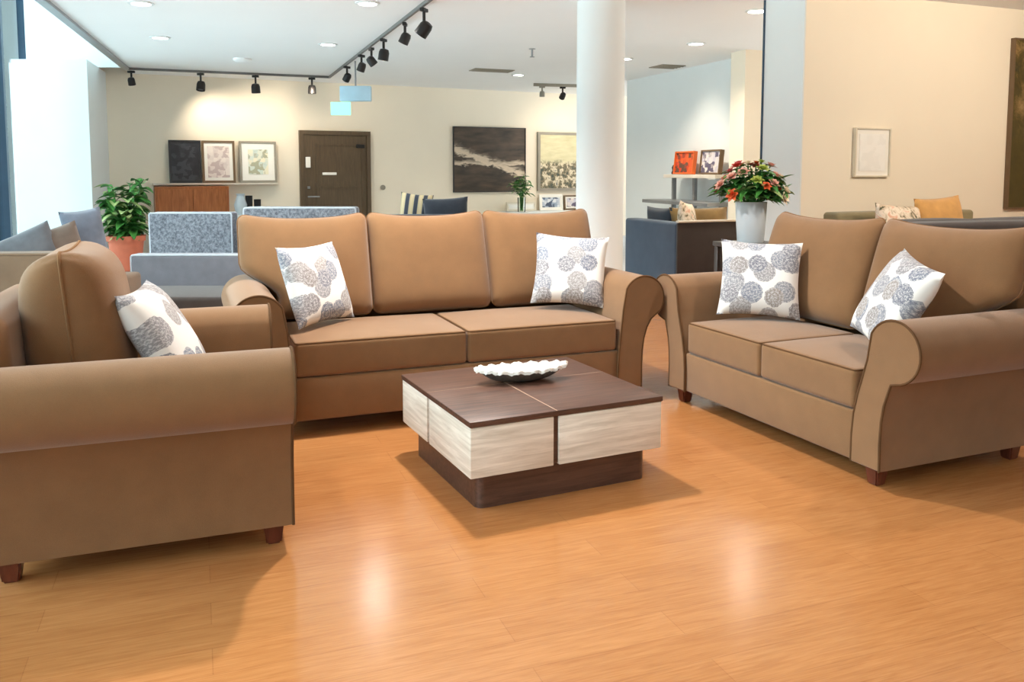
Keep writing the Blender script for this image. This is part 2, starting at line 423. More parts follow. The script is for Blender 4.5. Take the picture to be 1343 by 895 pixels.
struct('wall_end_daylight', prism(bmesh.new(), [tuple(p0 + nl * .001), tuple(p_far + nl * .001), tuple(p_far + nl * .015), tuple(p0 + nl * .015)], 0, ZC), M['white'], 'end face of the right wall with daylight painted in white', smooth=False)  # white skin on the cream wall, painting in the daylight on its end
struct('trim_1', prism(bmesh.new(), [tuple(p_far + nl * .0), tuple(p_far + nl * .03), tuple(p_far + nl * .03 + Vector((-.004, .012))), tuple(p_far + Vector((-.004, .012)))], 0, ZC), M['mullion'], 'thin dark glass edge at the far corner of the right wall', smooth=False)
quad_wall('wall_side', (7.2, -4), (7.2, 9.5), 0, ZC, -.2, M['wall'], 'cream side wall')
quad_wall('wall_fill_block', (9, -4), (1.2, -4), 0, ZC, .2, M['wall'], 'unseen cream wall added behind the camera to cut fill light')  # out of view, added to block fill light from behind
# column
cp = aty(786, 300, 7.6)
lathe(bm := bmesh.new(), [(.225, 0), (.225, .06), (.213, .07), (.213, ZC)], 48, (cp.x, cp.y, 0))
struct('column', bm, M['white'], 'round white column standing behind the brown sofa', sharp=50)
# the glazed front on the left: posts, rails and panes
posts = [-3.2, -.9, 1.4, 3.7, 6.0, 8.3, 10.55, 12.42]
def fpost(y, w=.12, d=.2):
    x = FY(y); a = Vector((-.363, .932)); n = Vector((.932, .363)); c = Vector((x, y))
    return [tuple(c + a * s * w / 2 + n * t * d / 2) for s, t in ((-1, -1), (-1, 1), (1, 1), (1, -1))]
for i, y in enumerate(posts):
    struct('window_post', prism(bmesh.new(), fpost(y, .2 if i == 7 else .13, .16), 0, ZV), M['mullion'], 'dark blue grey window post', smooth=False)
for i, (a, b) in enumerate(zip(posts, posts[1:])):
    pa, pb = Vector((FY(a), a)), Vector((FY(b), b)); d = (pb - pa).normalized(); n = Vector((d.y, -d.x)) * .01
    struct('window_%d' % (i + 2), prism(bmesh.new(), [tuple(pa - n), tuple(pb - n), tuple(pb + n), tuple(pa + n)], .06, ZV), M['glass'], 'tall clear pane of the glazed front', smooth=False)
    m_ = bmesh.new()
    n5 = n * 5
    prism(m_, [tuple(pa - n5), tuple(pb - n5), tuple(pb + n5), tuple(pa + n5)], 0, .06)
    struct('trim_%d' % (i + 2), m_, M['mullion'], 'dark sill under the glazed front', smooth=False)

# ------------------------------------------------------------------ upholstered seats
ARM_W = .15
def arm_profile(cx):
    cz, r = .585, .127
    if cx > -.04:                                                   # a softer scroll that runs straight down into the panel
        pts, a0 = [(.0, .08), (.001, .2), (-.002, .29), (-.012, .36), (-.030, .42), (-.058, .468)], -146
    else:
        pts, a0 = [(.0, .08), (.002, .2), (-.002, .29), (-.012, .355), (-.028, .405), (-.040, .440), (-.044, .452)], -98
    for k in range(0, 23):
        an = R(a0 - (332 + a0) * k / 22)                            # out, over and down the inside of the roll
        pts.append((cx + r * math.cos(an), cz + r * math.sin(an)))
    pts += [(max(x, cx + .127 + .1 * (.58 - z) * 1.0) if cx > -.04 else x, z) for x, z in ((.078, .53), (.098, .46), (.122, .38), (.142, .29))] + [(ARM_W, .2), (ARM_W, .08)]
    return pts
def make_arm(parent, W, side, y1, roll):
    prof = arm_profile(roll); f = (lambda s: s) if side == 0 else (lambda s: W - s)
    bm = bmesh.new(); rings = []
    ys = [0.0, .006, .02, y1 * .5, y1 - .02, y1]; ins = [.012, .003, 0, 0, 0, .01]
    cx = sum(p[0] for p in prof) / len(prof); cz = sum(p[1] for p in prof) / len(prof)
    for y, q in zip(ys, ins):
        ring = []
        for s, z in prof:
            k = 1 - q * 1.2; ring.append(bm.verts.new((f(cx + (s - cx) * k), y, cz + (z - cz) * k)))
        rings.append(ring)
    n = len(prof)
    for a, b in zip(rings, rings[1:]):
        for k in range(n): bm.faces.new([a[k], a[(k + 1) % n], b[(k + 1) % n], b[k]])
    bm.faces.new(rings[0]); bm.faces.new(rings[-1][::-1])
    arm = obj('arm', bm, M['brown'], parent, sharp=40)
    bm = tube(bmesh.new(), [(f(s), .002, z) for s, z in prof], .0055, n=6)
    obj('piping', bm, M['brown_welt'], arm)
    return arm
def cushion_bm(w, h, t, fn, n=30, rc=.05, p=6, power=.45):
    """a knife-edged back cushion: two crowned faces meeting in one seam"""
    bm = bmesh.new(); g = {}
    tt = [math.sin(math.pi / 2 * (2 * i / n - 1)) for i in range(n + 1)]
    def flat(u, v):
        x, z = u * w / 2, v * h / 2; dx, dz = abs(x) - (w / 2 - rc), abs(z) - (h / 2 - rc)
        if dx > 0 and dz > 0:
            k = max(dx, dz) / math.hypot(dx, dz); x = math.copysign(w / 2 - rc + dx * k, x); z = math.copysign(h / 2 - rc + dz * k, z)
        return x, z
    for side in (1, -1):
        for i in range(n + 1):
            for j in range(n + 1):
                if side == -1 and (i in (0, n) or j in (0, n)): g[(i, j, -1)] = g[(i, j, 1)]; continue
                u, v = tt[i], tt[j]; x, z = flat(u, v)
                y = -side * t / 2 * ((1 - abs(u) ** p) * (1 - abs(v) ** p)) ** power * (1 - .12 * u * u - .14 * max(0, v) ** 2)
                g[(i, j, side)] = bm.verts.new(fn(Vector((x, y, z))))
        for i in range(n):
            for j in range(n): bm.faces.new([g[(i, j, side)], g[(i + 1, j, side)], g[(i + 1, j + 1, side)], g[(i, j + 1, side)]])
    ring = [(i, 0) for i in range(n)] + [(n, j) for j in range(n)] + [(n - i, n) for i in range(n)] + [(0, n - j) for j in range(n)]
    seam = [fn(Vector((*[flat(tt[i], tt[j])[0]], 0, flat(tt[i], tt[j])[1]))) for i, j in ring]
    return bm, tube(bmesh.new(), seam, .0055, closed=True, n=6)
def make_seat(name, label, cat, loc, rz, W, n_seat, n_back, depth=.97, back_thick=.20, over=.20, top_h=1.045, tilt=17, mid=.64, ear=.022, roll=-.052):
    t = thing(name, label, cat, loc, rz)
    y1 = depth - .04
    # base: front rail, deck and sides in one
    bm = bmesh.new(); box(bm, ARM_W - .02, .015, .08, W - ARM_W + .02, depth - .08, .295, .012, 3)
    obj('base', bm, M['brown'], t)
    # back frame, leaning slightly, rounded along the top
    def lean(p): return Vector((p.x + W / 2, p.y + depth - .09 + (p.z + .38) * .05, p.z + .47))
    obj('back_frame', soft_box((W - .02, .15, .78), .05, (0, .0, .01), 8, lean), M['brown'], t)
    for s in (0, 1): make_arm(t, W, s, y1, roll)
    inner = W - 2 * ARM_W; wc = inner / n_seat
    for i in range(n_seat):
        c = Vector((ARM_W + wc * (i + .5), .012 + .31, .385)); sz = (wc - .004, .62, .172); cr = (0, .004, .022)
        fn = lambda p, c=c: Vector(p) + c
        cu = obj('seat_cushion', soft_box(sz, .022, cr, 10, fn), M['brown'], t, sharp=60)
        obj('piping', welt(sz, .022, cr, 2, 1, fn, .0045), M['brown_welt'], cu)
    wt = inner + 2 * over; wb = wt / n_back; hb = (top_h - .485) / math.cos(R(tilt))
    ss = lambda a, b, x: (lambda q: q * q * (3 - 2 * q))(max(0, min(1, (x - a) / (b - a))))
    for i in range(n_back):
        xc = W / 2 - wt / 2 + wb * (i + .5); ct, st = math.cos(R(tilt)), math.sin(R(tilt))
        def fn(p, xc=xc, i=i):
            u, w = p.x / (wb / 2), p.z / (hb / 2)
            z = p.z + (ear * abs(u) ** 3 - ear * .8 * (1 - u * u)) * max(0, w) ** 2
            x = p.x
            zz = .485 + (z + hb / 2) * ct - p.y * st; yy = mid + (z + hb / 2) * st + p.y * ct
            if over > 0:                                            # outer cushions spread over the arms above the rolls
                k = over * (1 - ss(.60, .79, zz))
                if i == 0 and u < 0: x += k * -u
                if i == n_back - 1 and u > 0: x -= k * u
            return Vector((xc + x, yy, zz))
        cb_, sm = cushion_bm(wb - .006, hb, back_thick, fn)
        cu = obj('back_cushion', cb_, M['brown'], t, sharp=80)
        obj('piping', sm, M['brown_seam'], cu)
    for x in (.07, W - .07):
        for y in (.065, depth - .10):
            bm = bmesh.new()
            lo = [bm.verts.new((x + a * .025, y + b * .025, 0)) for a, b in ((-1, -1), (1, -1), (1, 1), (-1, 1))]
            hi = [bm.verts.new((x + a * .036, y + b * .036, .085)) for a, b in ((-1, -1), (1, -1), (1, 1), (-1, 1))]
            bm.faces.new(lo[::-1]); bm.faces.new(hi)
            for k in range(4): bm.faces.new([lo[k], lo[(k + 1) % 4], hi[(k + 1) % 4], hi[k]])
            bmesh.ops.bevel(bm, geom=list(bm.edges), offset=.006, segments=2, affect='EDGES')
            tag(obj('foot', bm, M['foot'], t), 'tapered red brown wooden foot')
    return t
sa = R(21.5); sd = Vector((math.cos(sa), math.sin(sa)))
s0 = Vector((-1.05, 3.984)) - sd * .15
SOFA = make_seat('sofa', 'long brown fabric sofa with three back cushions behind the coffee table', 'sofa', (s0.x, s0.y, 0), sa, 2.07, 2, 3, roll=-.012)
la = R(-67.0)
LOVE = make_seat('loveseat', 'brown fabric loveseat with two back cushions at right in front of the cream wall', 'sofa', (.896, 4.709, 0), la, 1.514, 2, 2)
ca = R(110.34)
CHAIR = make_seat('armchair', 'brown fabric armchair with rolled arms at left, seen from its side', 'armchair', (-.755, 2.815, 0), ca, .88, 1, 1, back_thick=.34, over=-.005, tilt=5, mid=.665, top_h=1.03, ear=.01)
def local(root_loc, rz, x, y, z):
    return Vector((root_loc[0] + math.cos(rz) * x - math.sin(rz) * y, root_loc[1] + math.sin(rz) * x + math.cos(rz) * y, z))
GP = 'throw pillows with a grey medallion print'
PW = .44
def throw(label, root, rz, x, y, az, lean, roll, w=PW):
    return pillow('throw_pillow', label, 'pillow', M['print'], w, w, .15, local(root, rz, x, y, .498), rz + R(az), R(lean), R(roll), GP, .08)
l0 = (.896, 4.709); c0 = (-.755, 2.815)
throw('medallion print throw pillow leaning in the left corner of the long sofa', s0, sa, .37, .36, 40, 20, 0)
throw('medallion print throw pillow leaning in the right corner of the long sofa', s0, sa, 1.76, .33, -24, 22, 4)
throw('medallion print throw pillow at the far arm of the loveseat, seen square on', l0, la, .34, .34, 52, 22, 2)
throw('medallion print throw pillow behind the near rolled arm of the loveseat', l0, la, 1.165, .27, -22, 29, 10)
throw('medallion print throw pillow on the armchair, half hidden by its arm', c0, ca, .38, .30, -10, 30, 0)

# ------------------------------------------------------------------ coffee table
ta_ = R(25.37); T0 = (-.156, 3.077)
TW, TD = .867, .821
t = thing('coffee_table', 'square low coffee table with dark walnut top and whitewashed drawers', 'table', (T0[0], T0[1], 0), ta_)
SX, SY, G = .368, .475, .012
xs = ((0, SX - G), (SX + G, TW)); ys = ((0, SY - G), (SY + G, TD))
def rprism(x0, y0, x1, y1, z0, z1, r, n=5):
    pts = []
    for cx_, cy_, a0 in ((x1 - r, y1 - r, 0), (x0 + r, y1 - r, 90), (x0 + r, y0 + r, 180), (x1 - r, y0 + r, 270)):
        for k in range(n + 1):
            an = R(a0 + 90 * k / n); pts.append((cx_ + r * math.cos(an), cy_ + r * math.sin(an)))
    return prism(bmesh.new(), pts, z0, z1)
tag(obj('plinth', rprism(.045, .045, TW - .045, TD - .06, 0, .15, .035), M['dark_top'], t), 'dark walnut plinth with rounded corners')
tag(obj('carcass', bxm(.012, .012, .145, TW - .012, TD - .012, .342, .002, 1), M['dark_top'], t), 'dark walnut body showing between the drawers')
for i, (x0, x1_) in enumerate(xs):
    for j, (y0, y1_) in enumerate(ys):
        tag(obj('drawer', bxm(x0, y0, .14, x1_, y1_, .338, .004, 2), M['drawer'], t), 'whitewashed wooden drawer block')
tp = obj('table_top', bxm(-.004, -.004, .340, TW + .004, TD + .004, .362, .0025, 2), M['dark_top'], t)
tag(tp, 'dark walnut top')
bm = bmesh.new(); box(bm, SX - .0022, -.003, .3616, SX + .0022, TD + .003, .3626); box(bm, -.003, SY - .0012, .3616, TW + .003, SY + .0012, .3624)
tag(obj('inlay', bm, M['seam'], tp, smooth=False), 'pale inlay lines crossing on the top')

# scalloped tray
bc = atz(684, 499, .362)
bowl = thing('decorative_tray', 'long pewter leaf bowl with scalloped white inside on the coffee table', 'bowl', (bc.x, bc.y, .3628), R(17))
LA, LB, BH = .190, .078, .058
def bowl_pt(s, an, inner):
    # s 0..1 from the foot to the rim
    wav = .005 * math.sin(an * 17 + .7) * s ** 3 + .004 * math.sin(an * 31) * s ** 4
    tip = 1 + .10 * abs(math.cos(an)) ** 8
    rx = (LA * .34 + (LA * .66) * s ** .8) * tip + wav; ry = (LB * .34 + LB * .66 * s ** .8) + wav
    z = BH * s ** 1.8 + .006 * abs(math.cos(an)) ** 3 * s ** 2 + .004 * math.sin(an * 17) * s ** 4 + .002 * math.sin(an * 43) * s ** 4
    if inner: z += .006; rx -= .004; ry -= .004
    return (rx * math.cos(an), ry * math.sin(an), z)
NA, NS = 120, 9
for nm, inner, mt, lb in (('tray_body', 0, 'silver', 'hammered pewter outside'), ('tray_lining', 1, 'shell', 'white glazed inside and scalloped rim')):
    bm = bmesh.new(); rings = [[bm.verts.new(bowl_pt(k / NS, 2 * math.pi * a / NA, inner)) for a in range(NA)] for k in range(NS + 1)]
    for r0, r1 in zip(rings, rings[1:]):
        for a in range(NA): bm.faces.new([r0[a], r0[(a + 1) % NA], r1[(a + 1) % NA], r1[a]])
    bm.faces.new(rings[0][::-1])
    if inner:   # a thick lip folding over the rim
        lip = [bm.verts.new(Vector(bowl_pt(1, 2 * math.pi * a / NA, 0)) * 1.0 + Vector((.006 * math.cos(2 * math.pi * a / NA), .006 * math.sin(2 * math.pi * a / NA), -.013))) for a in range(NA)]
        mid = [bm.verts.new(Vector(bowl_pt(1, 2 * math.pi * a / NA, 0)) + Vector((.008 * math.cos(2 * math.pi * a / NA), .008 * math.sin(2 * math.pi * a / NA), .002))) for a in range(NA)]
        for r0, r1 in ((rings[-1], mid), (mid, lip)):
            for a in range(NA): bm.faces.new([r0[a], r0[(a + 1) % NA], r1[(a + 1) % NA], r1[a]])
    tag(obj(nm, bm, M[mt], bowl, sharp=70), lb)

# ------------------------------------------------------------------ furniture behind
def sofa_box(name, label, cat, p, rz, L, D, H, mats, seat_h=.42, arm_h=None, arm_t=.14, back_t=.2, n_cush=2, feet=.08, pipe=None, arms=(1, 1), back_sides=0.0):
    """a boxy seat: local x along its length, seat side towards -y, back at y = D"""
    t = thing(name, label, cat, (p[0], p[1], 0), rz)
    body, cush = mats
    ah = arm_h or H
    a0 = arm_t if arms[0] else 0; a1 = arm_t if arms[1] else 0
    obj('base', bxm(a0 * .9, .02, feet, L - a1 * .9, D - back_t * .5, seat_h - .13, .015, 3), body, t)
    bk = obj('backrest', soft_box((L, back_t, H - feet), .03, (0, .01, .004), 6, lambda q: Vector((q.x + L / 2, q.y + D - back_t / 2, q.z + feet + (H - feet) / 2))), body, t)
    if pipe: obj('piping', welt((L, back_t, H - feet), .03, (0, .01, .004), 1, 1, lambda q: Vector((q[0] + L / 2, q[1] + D - back_t / 2, q[2] + feet + (H - feet) / 2)), .010), pipe, bk); \
        obj('piping', welt((L, back_t, H - feet), .03, (0, .01, .004), 1, -1, lambda q: Vector((q[0] + L / 2, q[1] + D - back_t / 2, q[2] + feet + (H - feet) / 2)), .010), pipe, bk)
    for k in (0, 1):
        if arms[k]:
            xc = arm_t / 2 if k == 0 else L - arm_t / 2
            obj('arm', soft_box((arm_t, D - back_t, ah - feet), .03, (.004, 0, .004), 5, lambda q, xc=xc: Vector((q.x + xc, q.y + (D - back_t) / 2, q.z + feet + (ah - feet) / 2))), body, t)
    w = (L - a0 - a1) / n_cush
    for i in range(n_cush):
        obj('seat_cushion', soft_box((w - .006, D - back_t - .01, .15), .03, (0, .004, .012), 6, lambda q, i=i: Vector((q.x + a0 + w * (i + .5), q.y + (D - back_t) / 2, q.z + seat_h - .06))), cush, t)
    for x in (.08, L - .08):
        for y in (.08, D - .08):
            obj('foot', lathe(bmesh.new(), [(.02, 0), (.028, feet + .01)], 12, (x, y, 0), cap_top=True), M['black_metal'], t)
    return t
B = R(21.5)
# taupe sofa and its cushions at far left (its back towards us)
ptl = aty(128, 332, 5.15); L = 1.6
zt = ptl.z
e = Vector((math.cos(R(4)), math.sin(R(4))))
# seen from behind: local x runs right to left
org = Vector((ptl.x, ptl.y)) + Vector((-math.sin(R(4)), math.cos(R(4)))) * .72
sofa_box('sofa', 'taupe sofa seen from behind at far left, grey cushions above its back', 'sofa', org, R(184), L, .72, zt, (M['taupe'], M['taupe']), .42, .6, back_t=.16, pipe=M['taupe'])
def stand(u, v_bot, Y): return aty(u, v_bot, Y)
seat_z = .445
def bgpillow(name, label, mat, u0, u1, v_top, Y, base_z, az, lean=R(14), roll=0, th=.16, group=None, pinch=.06):
    w = (u1 - u0) * Y / F; c = aty((u0 + u1) / 2, v_top, Y); h = (c.z - base_z) / math.cos(lean) / (1.0)
    return pillow(name, label, 'cushion', mat, w, h, th, (c.x, c.y, base_z), az, lean, roll, group, pinch)
GC = 'cushions leaning on the taupe sofa'
def tl(x, y): return org + Vector((math.cos(R(184)) * x - math.sin(R(184)) * y, math.sin(R(184)) * x + math.cos(R(184)) * y))
def fit_pillow(label, mat, u, vt, Y, w, asp, th, base_z, az, lean, roll, group=None, pinch=.05):
    """a cushion standing on base_z whose highest point is seen at u, vt"""
    top = aty(u, vt, Y); h = w * asp
    for _ in range(4):
        rm = Matrix.Rotation(az, 3, 'Z') @ Matrix.Rotation(-lean, 3, 'X') @ Matrix.Rotation(roll, 3, 'Y')
        cs = [rm @ Vector((a * w / 2, 0, b * h / 2)) for a in (-1, 1) for b in (-1, 1)]
        k = (top.z - base_z) / (max(c.z for c in cs) - min(c.z for c in cs)); w *= k; h *= k
    hi = max(cs, key=lambda c: c.z) * k; up = rm @ Vector((0, 0, 1))
    base = (top.x - hi.x - up.x * h / 2, top.y - hi.y - up.y * h / 2, base_z)
    return pillow('cushion', label, 'cushion', mat, w, h, th, base, az, lean, roll, group, pinch)
fit_pillow('slate grey ribbed cushion, leftmost above the taupe sofa back', M['cush_grey'], 62, 289, 5.40, .44, .8, .18, seat_z, R(12), R(10), R(-24), GC)
fit_pillow('mushroom brown cushion between the grey and blue cushions of the taupe sofa', M['cush_taupe'], 98, 289, 5.50, .36, 1.0, .16, seat_z, R(25), R(8), R(-18), GC)
c = aty(134, 278, 5.74)
pillow('cushion', 'pale blue grey cushion, rightmost above the taupe sofa back', 'cushion', M['cush_blue'], .26, c.z - seat_z + .02, .17, (c.x, c.y - .1, seat_z), R(40), R(10), R(-7), GC, .05)
# low lavender grey sofa between armchair and long sofa
q = aty(174, 333, 6.85); H_ = q.z
sofa_box('sofa', 'low lavender grey sofa with pale piping behind the armchair', 'sofa', (q.x + math.sin(R(0)) * .8, q.y - .74), R(0), 1.25, .8, H_, (M['grey_fab'], M['charcoal']), .36, .36, arm_t=.12, back_t=.12, pipe=M['grey_pipe'], n_cush=1, arms=(0, 0))
# tweed armchair behind it (seen from behind)
q0, q1 = aty(194, 279, 9.3), aty(304, 279, 9.3)
sofa_box('armchair', 'blue grey tweed armchair beside the potted plant', 'armchair', (q1.x, q1.y + .8), R(180), q1.x - q0.x, .8, q1.z, (M['tweed'], M['tweed']), .42, .58, back_t=.2, pipe=M['grey_pipe'], n_cush=1)
# blue grey sofa before the brown door (seen from behind)
q0, q1 = aty(318, 273, 9.0), aty(467, 272, 9.0)
sofa_box('sofa', 'blue grey tweed sofa back with pale piping in front of the brown door', 'sofa', (q1.x, q1.y + .85), R(180), q1.x - q0.x, .85, q1.z, (M['tweed'], M['tweed']), .42, .6, back_t=.18, pipe=M['grey_pipe'])
# dark sofa behind the long sofa: cushions stick up above it
q0, q1 = aty(505, 282, 10.0), aty(640, 282, 10.0)
sofa_box('sofa', 'navy sofa mostly hidden behind the long brown sofa', 'sofa', (q1.x, q1.y + .9), R(180), q1.x - q0.x, .9, q1.z, (M['navy'], M['navy']), .42, .62, back_t=.18)
def floral():
    m, nt, b = new_mat('floral cushion'); f = noise(nt, coords(nt), 16, 3, .6, .8)
    nt.links.new(ramp(nt, f, [(.36, srgb(84, 84, 60)), (.44, srgb(206, 186, 160)), (.56, srgb(240, 226, 208)), (.68, srgb(222, 170, 140))]), b.inputs['Base Color']); b.inputs['Roughness'].default_value = .9; return m
M['floral'] = floral()
def stripes():
    m, nt, b = new_mat('striped cushion'); v = coords(nt, (9, 1, 1))
    w = N(nt, 'ShaderNodeTexWave', bands_direction='X'); w.inputs['Scale'].default_value = .32; w.inputs['Distortion'].default_value = .4; nt.links.new(v, w.inputs['Vector'])
    nt.links.new(ramp(nt, w.outputs['Color'], [(.0, srgb(60, 66, 78)), (.34, srgb(120, 124, 128)), (.5, srgb(206, 190, 150)), (.9, srgb(212, 196, 160))], 'CONSTANT'), b.inputs['Base Color']); b.inputs['Roughness'].default_value = .9
    return m
M['striped'] = stripes()
bgpillow('cushion', 'cream and charcoal striped cushion above the middle of the long sofa', M['striped'], 519, 562, 256, 10.35, .455, 0, R(8), R(6))
bgpillow('cushion', 'dark navy cushion beside the striped one above the long sofa', M['navy'], 556, 616, 261, 10.25, .455, 0, R(8), R(-3))
# slate blue sofa by the column
K = aty(887, 293, 8.1); zt = K.z
dl = Vector((-.363, .932)); db = Vector((.932, .363))
# local x along -A (from far to near), back on the left (-B side)
t = sofa_box('sofa', 'slate blue sofa with a dark brown end beside the white column', 'sofa', (0, 0), 0, 1.02, .95, zt, (M['slate'], M['slate']), .42, zt - .01, arm_t=.12, back_t=.16, n_cush=1, arms=(1, 0))
t.rotation_euler = (0, 0, R(111.3)); v0 = Vector((K.x, K.y)) + db * .95; t.location = (v0.x, v0.y, 0)
tag(obj('end_panel', bxm(-.03, .0, .06, .0, .95, zt + .005, .008, 2), M['espresso'], t), 'dark espresso brown end panel')
tag(obj('end_cap', bxm(-.04, -.01, zt + .005, .012, .95, zt + .025, .006, 2), M['ledge'], t), 'pale beige top rail on the end panel')
for ch in t.children:
    if ch.name.startswith('arm'): ch.data.materials.clear(); ch.data.materials.append(M['espresso'])
def slot(p, a, b): return Vector((K.x, K.y)) + db * a + dl * b
for lab, mt, a, b, w, h, az, ln, rl in (
    ('dark slate cushion leaning on the back of the slate blue sofa', 'navy', .33, .72, .5, .49, R(90 + 21), R(10), 0),
    ('bronze khaki cushion lying above the dark end of the slate blue sofa', 'khaki', .54, .34, .66, .50, R(14), R(14), 0)):
    s = slot(K, a, b); pillow('cushion', lab, 'cushion', M[mt], w, h, .16, (s.x, s.y, .445), az, ln, rl, None, .06)
s = slot(K, .12, .22); s = slot(K, .25, .16)
pillow('cushion', 'cream floral cushion at the corner of the slate blue sofa', 'cushion', M['floral'], .4, .53, .14, (s.x, s.y, .445), R(62), R(6), R(8), None, .06)
# sofas against the right wall
q0, q1 = aty(1092, 279, 6.75), aty(1343, 276, 7.6)
q1 = Vector((q0.x, q0.y, q0.z)) + Vector((rd.x, rd.y, 0)) * 2.0
ro = Vector((q0.x, q0.y)) - Vector((rn.x, rn.y)) * .72
sofa_box('sofa', 'olive beige sofa against the cream wall behind the loveseat', 'sofa', ro, RW, 1.5, .84, q0.z, (M['olive'], M['olive']), .44, .62, back_t=.18)
def rl_(x, y): return ro + rd * x + Vector((rn.x, rn.y)) * y
c = rl_(.93, .42)
pillow('cushion', 'golden tan cushion on the olive sofa below the small picture', 'cushion', M['tan'], .50, .62, .17, (c.x, c.y, .47), RW, R(10), R(-3), None, .05)
c = rl_(.42, .40)
pillow('cushion', 'cream and green floral cushion on the olive sofa beside the tan one', 'cushion', M['floral'], .46, .56, .16, (c.x, c.y, .47), RW, R(12), R(5), None, .05)
# charcoal sofa directly behind the loveseat (seen from behind)
qa = aty(1196, 290, 4.95); za = qa.z
ra = R(15); dr = Vector((math.cos(ra), math.sin(ra))); dn = Vector((-math.sin(ra), math.cos(ra)))
o_ = Vector((qa.x, qa.y)) + dr * 1.9 + dn * .75
cs = sofa_box('sofa', 'charcoal grey sofa seen from behind at right behind the loveseat', 'sofa', o_, ra + math.pi, 1.9, .75, za - .015, (M['charcoal'], M['charcoal']), .42, .6, back_t=.2)
for k, (xa, xb) in enumerate(((.0, 1.17), (1.18, 1.74))):
    obj('back_cushion', soft_box((xb - xa - .01, .2, .40), .05, (.01, .03, .01), 6, lambda q_, xa=xa, xb=xb: Vector((q_.x + (xa + xb) / 2, q_.y + .45, q_.z + za - .215))), M['charcoal'], cs)

# ------------------------------------------------------------------ plants
def leaf_bm(bm, p, d, L, w, droop, up=Vector((0, 0, 1)), n=6, mi=0, fold=.25):
    d = d.normalized(); side = d.cross(up); side = side.normalized() if side.length > 1e-4 else Vector((1, 0, 0)); nrm = side.cross(d)
    rows = []
    for i in range(n + 1):
        s = i / n; c = p + d * (L * s) - Vector((0, 0, 1)) * (droop * L * s * s) 
        ww = w * math.sin(math.pi * (s * .94 + .03)) ** .8 * (1.1 - .4 * s)
        rows.append((bm.verts.new(c - side * ww / 2 + nrm * ww * fold), bm.verts.new(c), bm.verts.new(c + side * ww / 2 + nrm * ww * fold)))
    for a, b in zip(rows, rows[1:]):
        for k in (0, 1):
            f_ = bm.faces.new([a[k], a[k + 1], b[k + 1], b[k]]); f_.material_index = mi
pp = aty(166, 330, 10.9)
pt = thing('potted_plant', 'leafy green plant in a terracotta pot before the white wall block', 'plant', (pp.x, pp.y, 0))
obj('pot', lathe(bmesh.new(), [(.15, 0), (.17, .02), (.215, .40), (.235, .40), (.24, .47), (.215, .47), (.205, .42)], 36), M['terracotta'], pt)
obj('soil', lathe(bmesh.new(), [(.0001, .42), (.2, .43)], 24, cap_bot=False), M['soil'], pt)
bm = bmesh.new(); bs = bmesh.new()
for k in range(15):
    an = 2 * math.pi * k / 15 + rnd.uniform(-.2, .2); sp = rnd.uniform(.03, .22); hh = rnd.uniform(.25, .80)
    b0 = Vector((.08 * math.cos(an), .08 * math.sin(an), .41)); b1 = b0 + Vector((sp * math.cos(an), sp * math.sin(an), hh))
    pts = [b0.lerp(b1, s) + Vector((0, 0, .05 * math.sin(math.pi * s))) for s in (0, .25, .5, .75, 1)]
    tube(bs, pts, .008, n=6)
    for j in range(22):
        s = rnd.uniform(.18, 1.0); p = b0.lerp(b1, s); a2 = rnd.uniform(0, 2 * math.pi)
        d = Vector((math.cos(a2), math.sin(a2), rnd.uniform(-.1, .7)))
        leaf_bm(bm, p, d, rnd.uniform(.16, .25), rnd.uniform(.09, .14), rnd.uniform(.2, .6), mi=0 if rnd.random() < .74 else 1)
obj('stem', bs, M['leaf'], pt); obj('foliage', bm, [M['leaf'], M['leaf_light']], pt, sharp=60)

# vase with the mixed bouquet on a dark side table
vz = 1.3 - 93 * 6.3 / 1100; vp = aty(984, 318, 6.3)
st = thing('side_table', 'dark square side table under the pale vase behind the loveseat', 'table', (vp.x, vp.y, 0), B)
obj('table_top', bxm(-.2, -.2, vp.z - .035, .2, .2, vp.z, .006, 2), M['dark_table'], st)
for a in (-1, 1):
    for b in (-1, 1): obj('leg', bxm(a * .17 - .02, b * .17 - .02, 0, a * .17 + .02, b * .17 + .02, vp.z - .034, .004, 1), M['dark_table'], st)
obj('shelf', bxm(-.17, -.17, .18, .17, .17, .205, .004, 1), M['dark_table'], st)
vh = .305; vr = .112
tag(obj('vase', lathe(bmesh.new(), [(.092, 0), (.098, .008), (vr, vh * .7), (vr + .004, vh), (vr - .008, vh), (vr - .012, vh * .6), (.085, .03), (.001, .025)], 40), M['ceramic'], None, loc=(vp.x, vp.y, vp.z + .001)), 'pale grey cylindrical vase holding the flowers on the dark side table', 'vase')
bq = thing('flower_bouquet', 'mixed bouquet of red, pink and cream flowers in the pale vase', 'flowers', (vp.x, vp.y, vp.z + .03))
petal = {k: plain('petal ' + k, c, .6, var=.18, scale=30) for k, c in (('red', srgb(200, 72, 58)), ('pink', srgb(228, 126, 128)), ('orange', srgb(214, 92, 44)), ('cream', srgb(240, 222, 196)), ('blush', srgb(228, 172, 154)), ('lime', srgb(176, 190, 92)))}
petal['heart'] = plain('flower heart', srgb(120, 86, 40), .8)
bm = bmesh.new(); bs = bmesh.new(); heads = []
